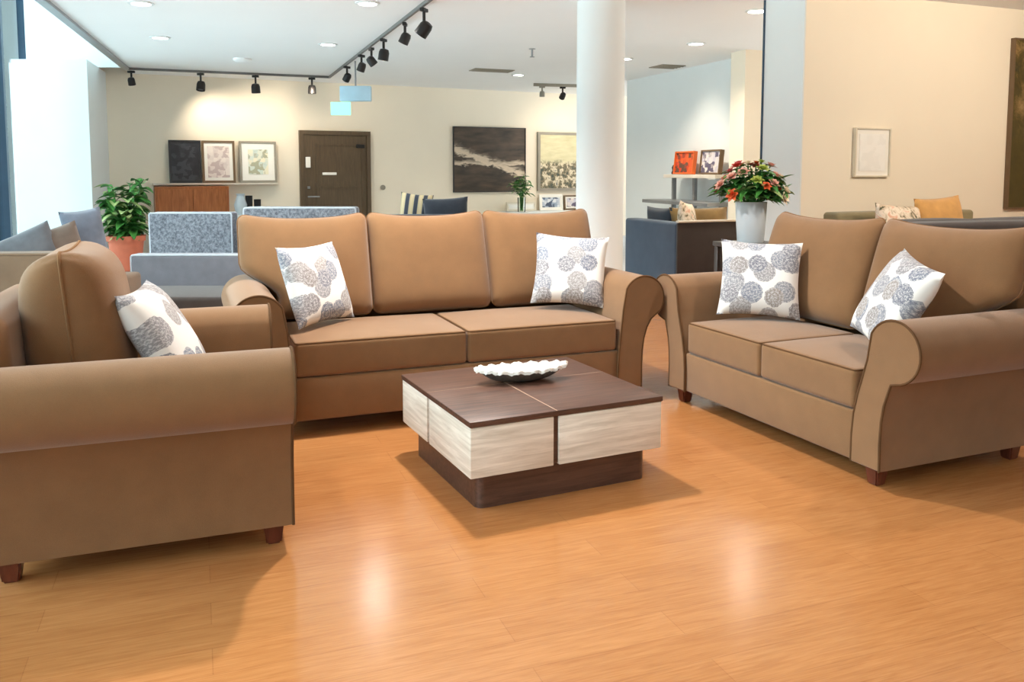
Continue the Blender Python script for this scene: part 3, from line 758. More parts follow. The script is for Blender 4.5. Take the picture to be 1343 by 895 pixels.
for k in range(38):
    an = 2 * math.pi * (k * .618) ; rr = math.sqrt((k + .5) / 38)
    tip = Vector((.275 * rr * math.cos(an), .24 * rr * math.sin(an), .27 + .31 * (1 - rr * rr * .80) + rnd.uniform(-.03, .03)))
    b0 = Vector((.05 * rr * math.cos(an), .05 * rr * math.sin(an), .02)); mid = Vector((.085 * rr * math.cos(an), .085 * rr * math.sin(an), .28))
    tube(bs, [b0, mid, mid.lerp(tip, .6) + Vector((0, 0, .01)), tip], .004, n=5); heads.append((tip, (tip - mid).normalized(), k))
    for j in range(8):
        a2 = an + rnd.uniform(-1.3, 1.3); p = mid.lerp(tip, rnd.uniform(.15, .9))
        leaf_bm(bm, p, Vector((math.cos(a2), math.sin(a2), rnd.uniform(-.2, .9))), rnd.uniform(.09, .16), rnd.uniform(.04, .07), rnd.uniform(.1, .5), mi=0 if rnd.random() < .8 else 1)
obj('stem', bs, M['leaf'], bq); obj('foliage', bm, [M['leaf'], M['leaf_light']], bq, sharp=60)
cols = ['red', 'cream', 'orange', 'pink', 'lime', 'blush', 'red', 'cream', 'pink', 'blush', 'orange', 'lime']
names = dict(red='red', cream='cream', orange='orange', pink='pink', lime='lime green', blush='blush pink')
for tip, d, k in heads:
    if k % 7 == 6: continue
    c = (['pink', 'red', 'blush', 'orange'] if tip.x < -.06 else ['blush', 'cream', 'orange', 'red'] if tip.x > .07 else ['orange', 'cream', 'red', 'lime'])[k % 4]; bm = bmesh.new(); o1 = d.orthogonal().normalized(); o2 = d.cross(o1); R0 = rnd.uniform(.040, .064)
    for lay, (nn, op, ln) in enumerate(((6, 1.25, 1.0), (6, .75, .85), (4, .35, .65))):
        for q_ in range(nn):
            a2 = 2 * math.pi * (q_ + lay * .5) / nn; ra_ = (o1 * math.cos(a2) + o2 * math.sin(a2))
            leaf_bm(bm, tip, ra_ * math.sin(op) + d * math.cos(op), R0 * ln, R0 * .75, .15, up=d, n=4, fold=.12)
    fo = obj('flower', bm, petal[c], bq, sharp=70); tag(fo, names[c] + ' flower')

# ------------------------------------------------------------------ pictures
def art_abstract(kind):
    m, nt, b = new_mat('art ' + kind); v = coords(nt)
    b.inputs['Roughness'].default_value = .6
    if kind == 'cloud':      # dark canvas crossed by a pale diagonal streak
        sp = N(nt, 'ShaderNodeSeparateXYZ'); nt.links.new(v, sp.inputs[0])
        n1 = noise(nt, coords(nt, (2, 1, 5)), 2.0, 5, .6, .6)
        a1 = N(nt, 'ShaderNodeMath', operation='MULTIPLY_ADD'); nt.links.new(sp.outputs['X'], a1.inputs[0]); a1.inputs[1].default_value = .34; nt.links.new(sp.outputs['Z'], a1.inputs[2])
        a2 = N(nt, 'ShaderNodeMath', operation='MULTIPLY_ADD'); nt.links.new(n1, a2.inputs[0]); a2.inputs[1].default_value = .34; nt.links.new(a1.outputs[0], a2.inputs[2])
        band = ramp(nt, a2.outputs[0], [(.0, (0, 0, 0)), (.04, (.0,) * 3), (.085, (.9,) * 3), (.15, (.75,) * 3), (.19, (.15,) * 3), (.26, (0, 0, 0))])
        b3 = N(nt, 'ShaderNodeMath', operation='MULTIPLY_ADD'); nt.links.new(n1, b3.inputs[0]); b3.inputs[1].default_value = .22; nt.links.new(sp.outputs['Z'], b3.inputs[2])
        band2 = ramp(nt, b3.outputs[0], [(.0, (0, 0, 0)), (.001, (.1,) * 3), (.03, (.85,) * 3), (.07, (.5,) * 3), (.11, (0, 0, 0))])
        mm = mixc(nt, 1.0, band, band2, 'LIGHTEN')
        dk = ramp(nt, noise(nt, coords(nt, (1, 1, 4)), 2.2, 4), [(.35, srgb(52, 44, 38)), (.7, srgb(92, 76, 62))])
        c = mixc(nt, mm, dk, srgb(226, 206, 182))
    elif kind == 'green':
        n1 = noise(nt, v, 3.2, 8, .72, .4); c1 = ramp(nt, n1, [(.36, srgb(46, 40, 14)), (.5, srgb(92, 76, 30)), (.62, srgb(176, 140, 92)), (.72, srgb(214, 180, 134))])
        sp = N(nt, 'ShaderNodeSeparateXYZ'); nt.links.new(v, sp.inputs[0])
        g = N(nt, 'ShaderNodeMath', operation='MULTIPLY_ADD'); nt.links.new(sp.outputs['Z'], g.inputs[0]); g.inputs[1].default_value = -1.4; g.inputs[2].default_value = .75; 
        c = mixc(nt, ramp(nt, g.outputs[0], [(.0, (0, 0, 0)), (1, (1, 1, 1))]), c1, mixc(nt, n1, srgb(40, 36, 12), srgb(104, 88, 38)))
    elif kind == 'village':
        sp = N(nt, 'ShaderNodeSeparateXYZ'); nt.links.new(v, sp.inputs[0])
        n1 = noise(nt, v, 9, 5, .7); lo = ramp(nt, n1, [(.36, srgb(60, 74, 66)), (.48, srgb(132, 118, 92)), (.56, srgb(236, 220, 190)), (.68, srgb(92, 96, 96))])
        hi = ramp(nt, noise(nt, coords(nt, (1, 1, 4)), 4, 3), [(.3, srgb(206, 196, 152)), (.7, srgb(226, 216, 178))])
        s2 = N(nt, 'ShaderNodeMath', operation='MULTIPLY_ADD'); nt.links.new(n1, s2.inputs[0]); s2.inputs[1].default_value = .25; nt.links.new(sp.outputs['Z'], s2.inputs[2])
        c = mixc(nt, ramp(nt, s2.outputs[0], [(.06, (0, 0, 0)), (.16, (1, 1, 1))]), lo, hi)
    else:
        pal = {'dark': [srgb(36, 36, 42), srgb(44, 43, 50), srgb(62, 62, 68)], 'rose': [srgb(236, 224, 216), srgb(222, 208, 202), srgb(200, 180, 176)],
               'pastel': [srgb(240, 232, 206), srgb(208, 220, 212), srgb(176, 176, 150)], 'lines': [srgb(248, 246, 242), srgb(246, 244, 240), srgb(242, 240, 236)],
               'blue': [srgb(220, 222, 226), srgb(150, 164, 184), srgb(70, 82, 104)], 'orange': [srgb(224, 96, 40), srgb(196, 60, 34), srgb(96, 66, 50)],
               'mauve': [srgb(196, 190, 200), srgb(226, 214, 206), srgb(90, 82, 104)]}[kind]
        vo = N(nt, 'ShaderNodeTexVoronoi', distance='CHEBYCHEV'); vo.inputs['Scale'].default_value = 15; nt.links.new(v, vo.inputs['Vector'])
        sc = N(nt, 'ShaderNodeSeparateColor'); nt.links.new(vo.outputs['Color'], sc.inputs[0])
        n1 = noise(nt, v, 12, 3); ad = N(nt, 'ShaderNodeMath', operation='MULTIPLY_ADD'); nt.links.new(n1, ad.inputs[0]); ad.inputs[1].default_value = .5; nt.links.new(sc.outputs[0], ad.inputs[2])
        c = ramp(nt, ad.outputs[0], [(.35, pal[0]), (.75, pal[1]), (1.05 if False else .98, pal[2])])
    nt.links.new(c, b.inputs['Base Color']); return m
def picture(name, label, c, ang, w, h, fr, art, fw=.025, depth=.03, mount=0.0, lean=0.0, cat='picture', group=None):
    """c = middle of the lower edge of its back; hangs on or leans against a wall running at angle ang"""
    t = thing(name, label, cat, c, ang, group); t.rotation_euler = (-lean, 0, ang)
    bm = bmesh.new()
    for a in ((-w / 2, 0, -w / 2 + fw, h), (w / 2 - fw, 0, w / 2, h), (-w / 2 + fw, 0, w / 2 - fw, fw), (-w / 2 + fw, h - fw, w / 2 - fw, h)):
        box(bm, a[0], -depth, a[1], a[2], 0, a[3])
    obj('frame', bm, fr, t, smooth=False)
    o = bmesh.new(); hw, hh = w / 2 - fw - mount, h / 2 - fw - mount
    if mount: obj('mount', bxm(-w / 2 + fw * .9, -depth * .55, fw * .9, w / 2 - fw * .9, -depth * .3, h - fw * .9), M['mat_white'], t, smooth=False)
    box(o, -hw, -depth * .7, -hh, hw, -depth * .2, hh)
    a = obj('print', o, art_abstract(art), t, smooth=False); a.location = (0, 0, h / 2)
    return t
def on_back(u0, u1, v0, v1, gap=.0):
    a, b = bw(u0, v1), bw(u1, v1); c = (a + b) / 2; w = (Vector((b.x, b.y)) - Vector((a.x, a.y))).length
    top = bw((u0 + u1) / 2, v0); nrm = Vector((math.sin(WA), -math.cos(WA), 0))
    return Vector((c.x, c.y, bw((u0 + u1) / 2, v1).z)) + nrm * gap, w, top.z - bw((u0 + u1) / 2, v1).z
# ledge with three framed prints
c, w, h = on_back(200, 363, 238, 243)
ledge_z = bw(280, 240).z
lg = obj('picture_ledge', bxm(-w / 2, -.14, -.03, w / 2, 0, 0, .003, 1), M['ledge'], None, loc=(c.x, c.y, ledge_z), rot=(0, 0, WA)); tag(lg, 'long pale wall ledge carrying three framed prints', 'shelf')
for u0, u1, v0, lab, fr, art, mt in ((222, 264, 184, 'black framed dark print, leftmost on the pale ledge', M['frame_black'], 'dark', 0), (265, 308, 185, 'brown framed rose print in the middle of the pale ledge', M['frame_brown'], 'rose', .05), (314, 362, 186, 'cream framed pastel print, rightmost on the pale ledge', M['frame_grey'], 'pastel', .10)):
    c, w, h = on_back(u0, u1, v0, 240, .10)
    picture('framed_print', lab, (c.x, c.y, ledge_z + .001), WA, w, h, fr, art, .035, .03, mt, R(5), group='framed prints on the pale ledge')
# orange-brown cabinet under the ledge
c, w, h = on_back(203, 297, 243, 300, .02)
cb = thing('cabinet', 'orange brown wooden cabinet under the picture ledge by the plant', 'cabinet', (c.x, c.y, 0), WA)
chh = ledge_z - .05
obj('body', bxm(-w / 2, -.4, .08, w / 2, 0, chh, .004, 1), M['cab'], cb)
for k in (-1, 1):
    dd = obj('door', bxm(min(0.004 * k, k * (w / 2 - .03)), -.42, .12, max(.004 * k, k * (w / 2 - .03)), -.4, chh - .04, .003, 1), M['cab'], cb)
    obj('knob', lathe(bmesh.new(), [(.012, 0), (.012, .01)], 10, (k * .06, -.43, chh * .6), cap_top=True), M['metal'], dd)
for a in (-1, 1):
    for y in (-.36, -.06): obj('leg', bxm(a * (w / 2 - .06) - .025, y - .025, 0, a * (w / 2 - .06) + .025, y + .025, .085), M['foot'], cb)
# brown door
c, w, h = on_back(394, 486, 173, 300, .0); dz = bw(440, 172).z
dr_ = bmesh.new()
d1 = thing('door_1', 'dark brown panelled door in the back wall', 'door', (c.x, c.y, 0), WA); d1['kind'] = 'structure'
obj('door_leaf', bxm(-w / 2 + .07, -.05, .01, w / 2 - .07, -.005, dz - .07, .004, 1), M['doorbrown'], d1)
bm = bmesh.new(); box(bm, -w / 2, -.075, 0, -w / 2 + .07, 0, dz); box(bm, w / 2 - .07, -.075, 0, w / 2, 0, dz); box(bm, -w / 2 + .07, -.075, dz - .07, w / 2 - .07, 0, dz)
obj('door_frame', bm, M['doorbrown'], d1, smooth=False)
bm = bmesh.new()
for x0, x1_, z0, z1 in ((-w / 2 + .27, w / 2 - .13, .2, dz - .22),):
    for a in ((x0, z0, x0 + .03, z1), (x1_ - .03, z0, x1_, z1), (x0, z0, x1_, z0 + .03), (x0, z1 - .03, x1_, z1), (x0, 1.02, x1_, 1.05)): box(bm, a[0], -.062, a[1], a[2], -.048, a[3])
obj('moulding', bm, M['doorbrown'], d1, smooth=False)
def dpt(u, v):
    p = bw(u, v); return (Vector((p.x, p.y)) - Vector((c.x, c.y))).dot(Vector((math.cos(WA), math.sin(WA)))), p.z
for nm, u, v, hw, hh, mt, lb in (('door_sign', 431, 228, .12, .022, 'mat_white', 'small white name plate'), ('lock_plate', 403, 213, .04, .09, 'mat_white', 'white access plate'), ('lock', 404, 246, .022, .022, 'metal', 'round metal lock')):
    x, z = dpt(u, v); tag(obj(nm, bxm(x - hw, -.07, z - hh, x + hw, -.05, z + hh, .003, 1), M[mt], d1), lb)
x, z = dpt(410, 258); obj('door_handle', bxm(x - .1, -.1, z - .012, x + .1, -.08, z + .012, .005, 2), M['metal'], d1)
x, z = dpt(471, 192); obj('door_closer', bxm(x - .07, -.09, z - .03, x + .07, -.05, z + .03, .004, 1), M['black_metal'], d1)
# wall button
p = bw(502, 246); tag(obj('wall_button', lathe(bmesh.new(), [(.045, 0), (.045, .02), (.03, .025), (.001, .026)], 16), M['frame_grey'], None, loc=(p.x, p.y, p.z), rot=(R(90), 0, WA)), 'small round wall button right of the brown door', 'button')
# dark cloud painting and the village painting
c, w, h = on_back(594, 688, 167, 252, .002)
picture('painting', 'large dark painting with a pale diagonal streak on the back wall', c, WA, w, h, M['frame_black'], 'cloud', .012, .05)
c, w, h = on_back(704, 772, 174, 250, .004)
vl = picture('painting', 'pale framed village landscape partly behind the white column', c, WA, w, h, M['frame_grey'], 'village', .05, .05)
# white sideboard with frames, vase and little bouquet
c, w, h = on_back(640, 790, 270, 285, .0); sbz = .55
sb = thing('sideboard', 'low white sideboard along the back wall below the paintings', 'sideboard', (c.x, c.y, 0), WA)
obj('body', bxm(-w / 2, -.62, .06, w / 2, -.02, sbz - .03, .004, 1), M['white'], sb); obj('top', bxm(-w / 2 - .01, -.64, sbz - .03, w / 2 + .01, -.015, sbz, .003, 1), M['white'], sb)
for k in range(3): obj('door', bxm(-w / 2 + .02 + k * (w - .04) / 3, -.635, .09, -w / 2 + .01 + (k + 1) * (w - .04) / 3, -.619, sbz - .05, .003, 1), M['white'], sb)
obj('plinth', bxm(-w / 2 + .05, -.4, 0, w / 2 - .05, -.06, .061), M['frame_grey'], sb)
for u0, u1, v0, lab, fr, art in ((705, 735, 255, 'white framed blue print leaning on the white sideboard', M['mat_white'], 'blue'), (737, 770, 256, 'brown framed mauve print on the sideboard beside the white column', M['frame_brown'], 'mauve'), (662, 700, 265, 'blank cream canvas leaning on the sideboard below the little bouquet', M['frame_cream'], 'lines')):
    c, w, h = on_back(u0, u1, v0, 285, .08); h = bw((u0 + u1) / 2, v0).z - sbz
    picture('framed_print', lab, (c.x, c.y, sbz + .001), WA, w, h, fr, art, .03, .025, .03, R(6), group='prints leaning on the white sideboard')
vq = online(684, 280, (W0[0] + .47 * math.sin(WA), W0[1] - .47 * math.cos(WA)), WA)
gv = obj('glass_vase', lathe(bmesh.new(), [(.05, 0), (.07, .005), (.075, .27), (.07, .27), (.064, .02), (.001, .015)], 24), M['vase_glass'], None, loc=(vq.x, vq.y, sbz + .001)); tag(gv, 'clear glass vase with white flowers on the white sideboard', 'vase')
b2 = thing('flower_bouquet', 'small bunch of white flowers and green leaves before the dark painting', 'flowers', (vq.x, vq.y, sbz + .03))
bm = bmesh.new(); bs = bmesh.new(); hd = []
for k in range(16):
    an = k * 2.4; rr = math.sqrt((k + .5) / 16); tip = Vector((.19 * rr * math.cos(an), .19 * rr * math.sin(an), .40 + .26 * (1 - rr * rr)))
    b0 = Vector((.02 * math.cos(an), .02 * math.sin(an), 0)); tube(bs, [b0, Vector((.04 * rr * math.cos(an), .04 * rr * math.sin(an), .26)), tip], .005, n=5); hd.append(tip)
    for j in range(5):
        a2 = rnd.uniform(0, 6.28); leaf_bm(bm, b0.lerp(tip, rnd.uniform(.6, 1)), Vector((math.cos(a2), math.sin(a2), rnd.uniform(-.2, .8))), rnd.uniform(.1, .17), .06, .3, mi=0 if rnd.random() < .6 else 1)
obj('stem', bs, M['leaf'], b2); obj('foliage', bm, [M['leaf'], M['leaf_light']], b2, sharp=60)
for k, tip in enumerate(hd):
    if k % 3: continue
    f_ = bmesh.new()
    for q_ in range(8):
        a2 = q_ * math.pi / 4; leaf_bm(f_, tip, Vector((math.cos(a2), math.sin(a2), .5)), .06, .045, .1, n=4)
    tag(obj('flower', f_, petal['cream'], b2, sharp=70), 'cream white flower')
# console with a white vase and dark cups left of the door
c, w, h = on_back(300, 350, 270, 300, .6)
cz_ = .62
ct = thing('console_table', 'white console table between the wooden cabinet and the brown door', 'table', (c.x, c.y, 0), WA)
obj('table_top', bxm(-w / 2, -.2, cz_ - .04, w / 2, .2, cz_, .004, 1), M['white'], ct)
for a in (-1, 1):
    for b in (-1, 1): obj('leg', bxm(a * (w / 2 - .04) - .02, b * .16 - .02, 0, a * (w / 2 - .04) + .02, b * .16 + .02, cz_ - .039), M['white'], ct)
def on_console(u): 
    p = online(u, 280, (c.x, c.y), WA); return p
p = on_console(316); tag(obj('ceramic_vase', lathe(bmesh.new(), [(.05, 0), (.09, .08), (.10, .16), (.07, .25), (.055, .30), (.07, .33), (.06, .33), (.045, .29), (.001, .28)], 24), M['ceramic'], None, loc=(p.x, p.y, cz_ + .001)), 'small pale vase on the white console left of the brown door', 'vase')
for u, h, lab in ((327, .30, 'tall dark cup on the white console'), (338, .24, 'short dark cup on the white console')):
    p = on_console(u); tag(obj('cup', lathe(bmesh.new(), [(.04, 0), (.05, .01), (.055, h), (.048, h), (.042, .02), (.001, .018)], 20), M['black_metal'], None, loc=(p.x, p.y, cz_ + .001)), lab, 'cup', 'dark cups on the console')
# shelf rack in the alcove
AN = math.atan2(1, -.364) - math.pi                                # along the alcove wall, seen left to right
def al(u, v, off): return online(u, v, (sx(12) - off * .94, 12 - off * .34), AN)
zs = al(915, 229, .2).z; zl = al(905, 264, .35).z
pa, pb = al(881, 229, .2), al(950, 229, .2); w = (Vector((pa.x, pa.y)) - Vector((pb.x, pb.y))).length; pm = (pa + pb) / 2
rk = thing('shelf_rack', 'two tier metal shelf rack against the white alcove wall', 'shelf', (pm.x, pm.y, 0), AN)
sgn = 1
obj('shelf', bxm(-w / 2, -.14, zs - .05, w / 2, .14, zs, .003, 1), M['ledge'], rk)
obj('shelf', bxm(-w / 2 - .3, -.32, zl - .05, w / 2 + .1, .14, zl, .003, 1), M['metal'], rk)
for x in (-w / 2 + .06, -.05 , w / 2 - .06): obj('post', bxm(x - .025, -.02, 0, x + .025, .03, zs - .049), M['metal'], rk)
def booky(label, u0, u1, v0, fr, art, tilt):
    a, b = al(u0, 229, .2), al(u1, 229, .2); w_ = (Vector((a.x, a.y)) - Vector((b.x, b.y))).length; m_ = (a + b) / 2; hh = al((u0 + u1) / 2, v0, .2).z - zs
    return picture('art_book', label, (m_.x, m_.y, zs + .001), AN + tilt, w_, hh, fr, art, .02, .06, 0, R(6), cat='book', group='art books on the alcove rack')
M['frame_orange'] = plain('orange cover', srgb(222, 104, 44), .6)
booky('orange red art book standing on the alcove rack', 887, 912, 199, M['frame_orange'], 'orange', 0)
booky('brown edged art book standing on the alcove rack behind the bouquet', 921, 947, 197, M['frame_brown'], 'mauve', 0)
p = al(883.5, 229, .2); tag(obj('figurine', lathe(bmesh.new(), [(.03, 0), (.035, .02), (.02, .06), (.03, .10), (.015, .13), (.001, .14)], 14), M['black_metal'], None, loc=(p.x, p.y, zs + .001)), 'tiny dark ornament at the left end of the alcove rack', 'ornament')
# right wall pictures
def on_right(u0, u1, v0, v1, gap=.002):
    a, b = online(u0, v1, p0, RW), online(u1, v1, p0, RW); c = (a + b) / 2; tz = online((u0 + u1) / 2, v0, p0, RW).z
    return Vector((c.x + rn.x * -gap, c.y + rn.y * -gap, c.z)), (Vector((a.x, a.y)) - Vector((b.x, b.y))).length, tz - c.z
c, w, h = on_right(1117, 1163, 168, 232)
picture('framed_print', 'small white framed sketch alone on the cream wall', c, RW, w, h, M['frame_cream'], 'lines', .012, .035, .04)
c, w, h = on_right(1315, 1500, 57, 272)
picture('painting', 'tall olive green and gold canvas at the right edge of the picture', c, RW, w, h, M['frame_brown'], 'green', .015, .045)

# ------------------------------------------------------------------ ceiling fittings
LP = [(185, 4, 'recessed ceiling lamp, nearest on the left side of the ceiling'), (210, 49, 'recessed ceiling lamp above the potted plant'), (430, 58, 'recessed ceiling lamp left of the spot track'),
      (482, 4, 'recessed ceiling lamp beside the top end of the spot track'), (680, 98, 'recessed ceiling lamp beside the air vent'), (820, 77, 'recessed ceiling lamp just right of the white column'),
      (913, 57, 'recessed ceiling lamp above the alcove'), (993, 14, 'recessed ceiling lamp beside the pale wall end')]
def make_lamp(label, x, y):
    t = thing('ceiling_lamp', label, 'lamp', (x, y, ZC), 0, 'recessed ceiling lamps')
    obj('trim_ring', lathe(bmesh.new(), [(.11, 0), (.112, -.008), (.085, -.012), (.08, -.002)], 28, cap_bot=False), M['white'], t)
    obj('diffuser', lathe(bmesh.new(), [(.001, -.004), (.082, -.004)], 28, cap_bot=False), M['lamp'], t)
    return t
first = None
spots_at = []
for u, v, lab in LP:
    p = atz(u, v, ZC); spots_at.append((p.x, p.y))
extra = [(-.35, 4.4, 'recessed ceiling lamp over the coffee table, above the frame'), (-2.3, 3.4, 'recessed ceiling lamp over the armchair, above the frame'), (2.6, 4.2, 'recessed ceiling lamp over the loveseat, above the frame')]
for (x, y), lab in list(zip(spots_at, [l[2] for l in LP])) + [((a, b), c_) for a, b, c_ in extra]:
    if first is None: first = make_lamp(lab, x, y)
    else:
        o = copy_tree(first); o.location = (x, y, ZC); o['label'] = lab
# track with spots
tz = ZC - .05
ends = [atz(168, 93, tz), atz(432, 104, tz), atz(572, -2, tz)]
tend = ends[1] + (ends[2] - ends[1]) * 1.12
tr = thing('light_track', 'black ceiling track running across the back and towards us', 'track light', (ends[1].x, ends[1].y, ZC))
def seg(bm, a, b, w, z0, z1):
    d = (Vector((b.x, b.y)) - Vector((a.x, a.y))).normalized(); n = Vector((-d.y, d.x)) * w
    A, B_ = Vector((a.x, a.y)), Vector((b.x, b.y)); prism(bm, [tuple(A + n), tuple(A - n), tuple(B_ - n), tuple(B_ + n)], z0, z1)
o_ = ends[1]
for a, b in ((ends[0] - o_, ends[1] - o_), (ends[1] - o_, tend - o_)):
    bm = bmesh.new(); seg(bm, a, b, .013, -.035, -.001); obj('rail', bm, M['rail'], tr, smooth=False)
tr2a, tr2b = atz(700, 113, tz), atz(775, 115, tz)
t2 = thing('light_track', 'short ceiling track left of the white column', 'track light', (tr2a.x, tr2a.y, ZC))
bm = bmesh.new(); seg(bm, tr2a - tr2a, tr2b - tr2a, .02, -.05, -.001); obj('rail', bm, M['frame_grey'], t2, smooth=False)
def make_spot(label, p, aim_az, tilt, lit=False, s=1.0, mat='black_metal'):
    t = thing('track_spotlight', label, 'spotlight', (p.x, p.y, tz), aim_az, 'spotlights on the ceiling tracks')
    obj('stem', tube(bmesh.new(), [(0, 0, .004), (0, 0, -.16 * s)], .014, n=10), M[mat], t)
    obj('adapter', bxm(-.05, -.02, -.03, .05, .02, .001, .004, 1), M[mat], t)
    hd_ = obj('lamp_head', lathe(bmesh.new(), [(.02, .075), (.05, .065), (.062, .03), (.064, -.065), (.055, -.065), (.05, -.04)], 20, cap_bot=True), M[mat], t)
    hd_.location = (0, 0, -.19 * s); hd_.rotation_euler = (tilt, 0, 0); hd_.scale = (s, s, s)
    ln = obj('lens', lathe(bmesh.new(), [(.001, -.045), (.052, -.045)], 20, cap_bot=False), M['spot_on'] if lit else M['metal'], hd_)
    return t
for u, v, az, tl_, lit, s, lab in ((172, 93, 0, 20, 0, 1, 'black spotlight at the far left end of the track'), (263, 96, 0, -15, 0, 1.25, 'black spotlight on the track above the framed prints'),
        (335, 99, 0, 10, 0, 1.3, 'black spotlight on the track right of the framed prints'), (409, 102, 0, 0, 0, 1.2, 'black spotlight on the track above the brown door'),
        (455, 87, 50, 40, 0, 1, 'black spotlight next to the corner of the track'), (474, 72, 60, 25, 0, 1, 'slim black spotlight third from the track corner'), (487, 63, -60, 40, 1, 1, 'lit spotlight turned towards the wall on the track'),
        (503, 51, 70, 10, 0, 1.15, 'black spotlight in the middle of the slanting track'), (531, 30, 90, 25, 0, 1, 'slim black spotlight second from the near end of the track'), (556, 11, 70, 40, 0, 1.2, 'black spotlight nearest to us on the slanting track')):
    make_spot(lab, atz(u, v, tz), R(az), R(tl_), lit, s * .8)
make_spot('small grey spotlight on the short track near the column', atz(738, 114, tz), R(20), R(50), True, .8, 'black_metal')
make_spot('small grey spotlight at the left end of the short track', atz(711, 113, tz), R(0), R(10), False, .7, 'frame_grey')
# vents, smoke detector, sprinkler
def vent(label, u, v, w, d, az):
    p = atz(u, v, ZC); t = thing('air_vent', label, 'vent', (p.x, p.y, ZC), az)
    obj('frame', bxm(-w / 2, -d / 2, -.012, w / 2, d / 2, 0, .003, 1), M['frame_grey'], t)
    for k in range(4): obj('slat', bxm(-w / 2 + .02, -d / 2 + .03 + k * (d - .06) / 4, -.022, w / 2 - .02, -d / 2 + .05 + k * (d - .06) / 4, -.011), M['frame_grey'], t, smooth=False)
vent('grey linear ceiling vent beside the dark painting', 645, 92, .62, .3, B); vent('pale square ceiling vent right of the column', 875, 87, .38, .38, B)
p = atz(318, 77, ZC); tag(obj('smoke_detector', lathe(bmesh.new(), [(.12, 0), (.12, -.025), (.08, -.05), (.001, -.05)], 24, cap_bot=False), M['ceiling'], None, loc=(p.x, p.y, ZC)), 'white round smoke detector on the ceiling above the framed prints', 'smoke detector')
p = atz(698, 64, ZC); spk = thing('sprinkler', 'small hanging sprinkler on the ceiling left of the column', 'sprinkler', (p.x, p.y, ZC + .004))
obj('flange', lathe(bmesh.new(), [(.045, 0), (.04, -.01), (.012, -.012)], 20, cap_bot=False), M['metal'], spk); obj('stem', tube(bmesh.new(), [(0, 0, -.005), (0, 0, -.10)], .012, n=8), M['metal'], spk); obj('deflector', lathe(bmesh.new(), [(.03, -.10), (.03, -.106), (.001, -.106)], 16), M['metal'], spk)
# exit sign hanging before the back wall
YE = 11.6
e0, e1 = aty(434, 134, YE), aty(460, 151, YE); g0, g1 = aty(446, 113, YE), aty(487, 133, YE)
ex = thing('exit_sign', 'glowing green emergency exit sign hanging above the brown door', 'sign', (e0.x, YE, e1.z))
ex_w, ex_h = e1.x - e0.x, e0.z - e1.z
obj('light_panel', bxm(0, -.02, 0, ex_w, .02, ex_h, .004, 1), M['exit_panel'], ex)
obj('housing', bxm(g0.x - e0.x, -.05, g1.z - e1.z, g1.x - e0.x, .05, g0.z - e1.z, .012, 2), M['exit_box'], ex)
obj('bracket', tube(bmesh.new(), [((g0.x + g1.x) / 2 - e0.x, 0, g0.z - e1.z - .01), ((g0.x + g1.x) / 2 - e0.x, 0, ZC - e1.z)], .012, n=8), M['metal'], ex)

# ------------------------------------------------------------------ light
def lamp(kind, name, loc, energy, col, **k):
    d = bpy.data.lights.new(name, kind); d.energy = energy; d.color = col
    for a, v in k.items():
        if a != 'target': setattr(d, a, v)
    o = bpy.data.objects.new(name, d); C.objects.link(o); o.location = loc
    if 'target' in k: o.rotation_euler = (Vector(k['target']) - Vector(loc)).to_track_quat('-Z', 'Y').to_euler()
    return o
warm, neutral = (1, .86, .68), (1, .95, .89)
for i, (x, y, _) in enumerate(extra):
    lamp('SPOT', 'downlight', (x, y, ZC - .03), (240, 55, 75)[i], neutral, spot_size=R(150), spot_blend=.6, shadow_soft_size=.07)
for i, (x, y) in enumerate(spots_at):
    lamp('SPOT', 'downlight', (x, y, ZC - .03), 62, warm if i >= 4 else neutral, spot_size=R(140), spot_blend=.7, shadow_soft_size=.08)
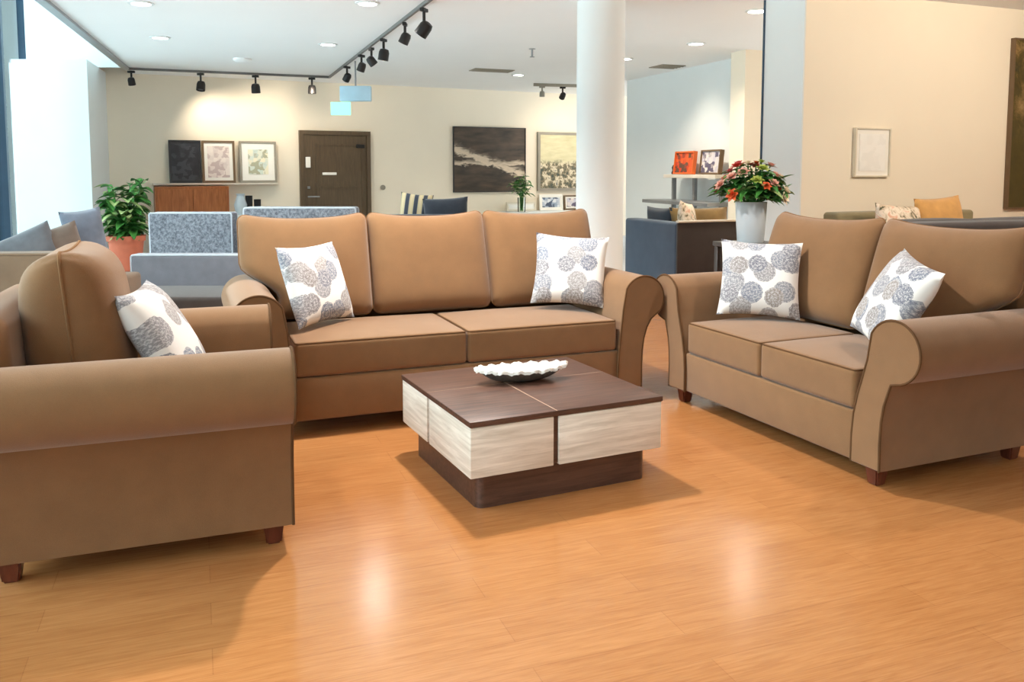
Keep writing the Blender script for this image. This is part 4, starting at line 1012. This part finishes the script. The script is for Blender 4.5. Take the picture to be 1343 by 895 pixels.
# track spots washing the back wall and the right wall
for u, tu in ((263, 300), (409, 430), (503, 640), (335, 350)):
    a = atz(u, 100 if u < 420 else 51, tz); b = bw(tu, 190); lamp('SPOT', 'track spot', (a.x, a.y, tz - .2), 20, warm, spot_size=R(120), spot_blend=.9, shadow_soft_size=.05, target=b)
a = online(1180, 200, p0, RW); lamp('SPOT', 'wall washer', (a.x - rn.x * 2.6 + .5, a.y - rn.y * 2.6, ZC - .1), 120, warm, spot_size=R(140), spot_blend=.9, shadow_soft_size=.08, target=(a.x, a.y, 1.5))
a = online(740, 200, W0, WA); lamp('SPOT', 'track spot', (a.x + .6, a.y - 1.6, ZC - .2), 50, warm, spot_size=R(100), spot_blend=.9, shadow_soft_size=.05, target=(a.x, a.y, 1.3))
a = al(930, 190, .0); lamp('SPOT', 'alcove spot', (a.x - 1.2, a.y - .6, ZC - .1), 30, warm, spot_size=R(60), spot_blend=.9, shadow_soft_size=.05, target=(a.x, a.y, 1.6))

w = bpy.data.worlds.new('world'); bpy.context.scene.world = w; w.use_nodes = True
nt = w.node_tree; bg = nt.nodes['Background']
# overcast daylight: a bright upper sky, a dimmer pale cyan band at the horizon; below it a ground glow added to light the ceiling
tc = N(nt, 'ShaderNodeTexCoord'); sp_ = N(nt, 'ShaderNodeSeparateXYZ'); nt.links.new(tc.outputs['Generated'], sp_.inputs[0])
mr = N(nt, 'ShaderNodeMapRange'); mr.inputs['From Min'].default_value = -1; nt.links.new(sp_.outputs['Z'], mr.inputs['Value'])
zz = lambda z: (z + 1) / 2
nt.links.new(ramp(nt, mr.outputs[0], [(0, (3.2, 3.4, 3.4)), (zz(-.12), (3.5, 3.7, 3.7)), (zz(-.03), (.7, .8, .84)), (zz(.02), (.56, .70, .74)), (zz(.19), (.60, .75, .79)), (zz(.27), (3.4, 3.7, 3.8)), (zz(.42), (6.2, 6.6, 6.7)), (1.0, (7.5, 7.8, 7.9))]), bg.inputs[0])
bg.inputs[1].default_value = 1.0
sc = bpy.context.scene
sc.view_settings.view_transform = 'Standard'; sc.view_settings.look = 'None'; sc.view_settings.gamma = 1; sc.view_settings.use_curve_mapping = False
sc.view_settings.exposure = 0.74
sc.cycles.use_denoising = True
sc.cycles.max_bounces = 10; sc.cycles.diffuse_bounces = 5; sc.cycles.transparent_max_bounces = 12
sc.cycles.sample_clamp_indirect = 6
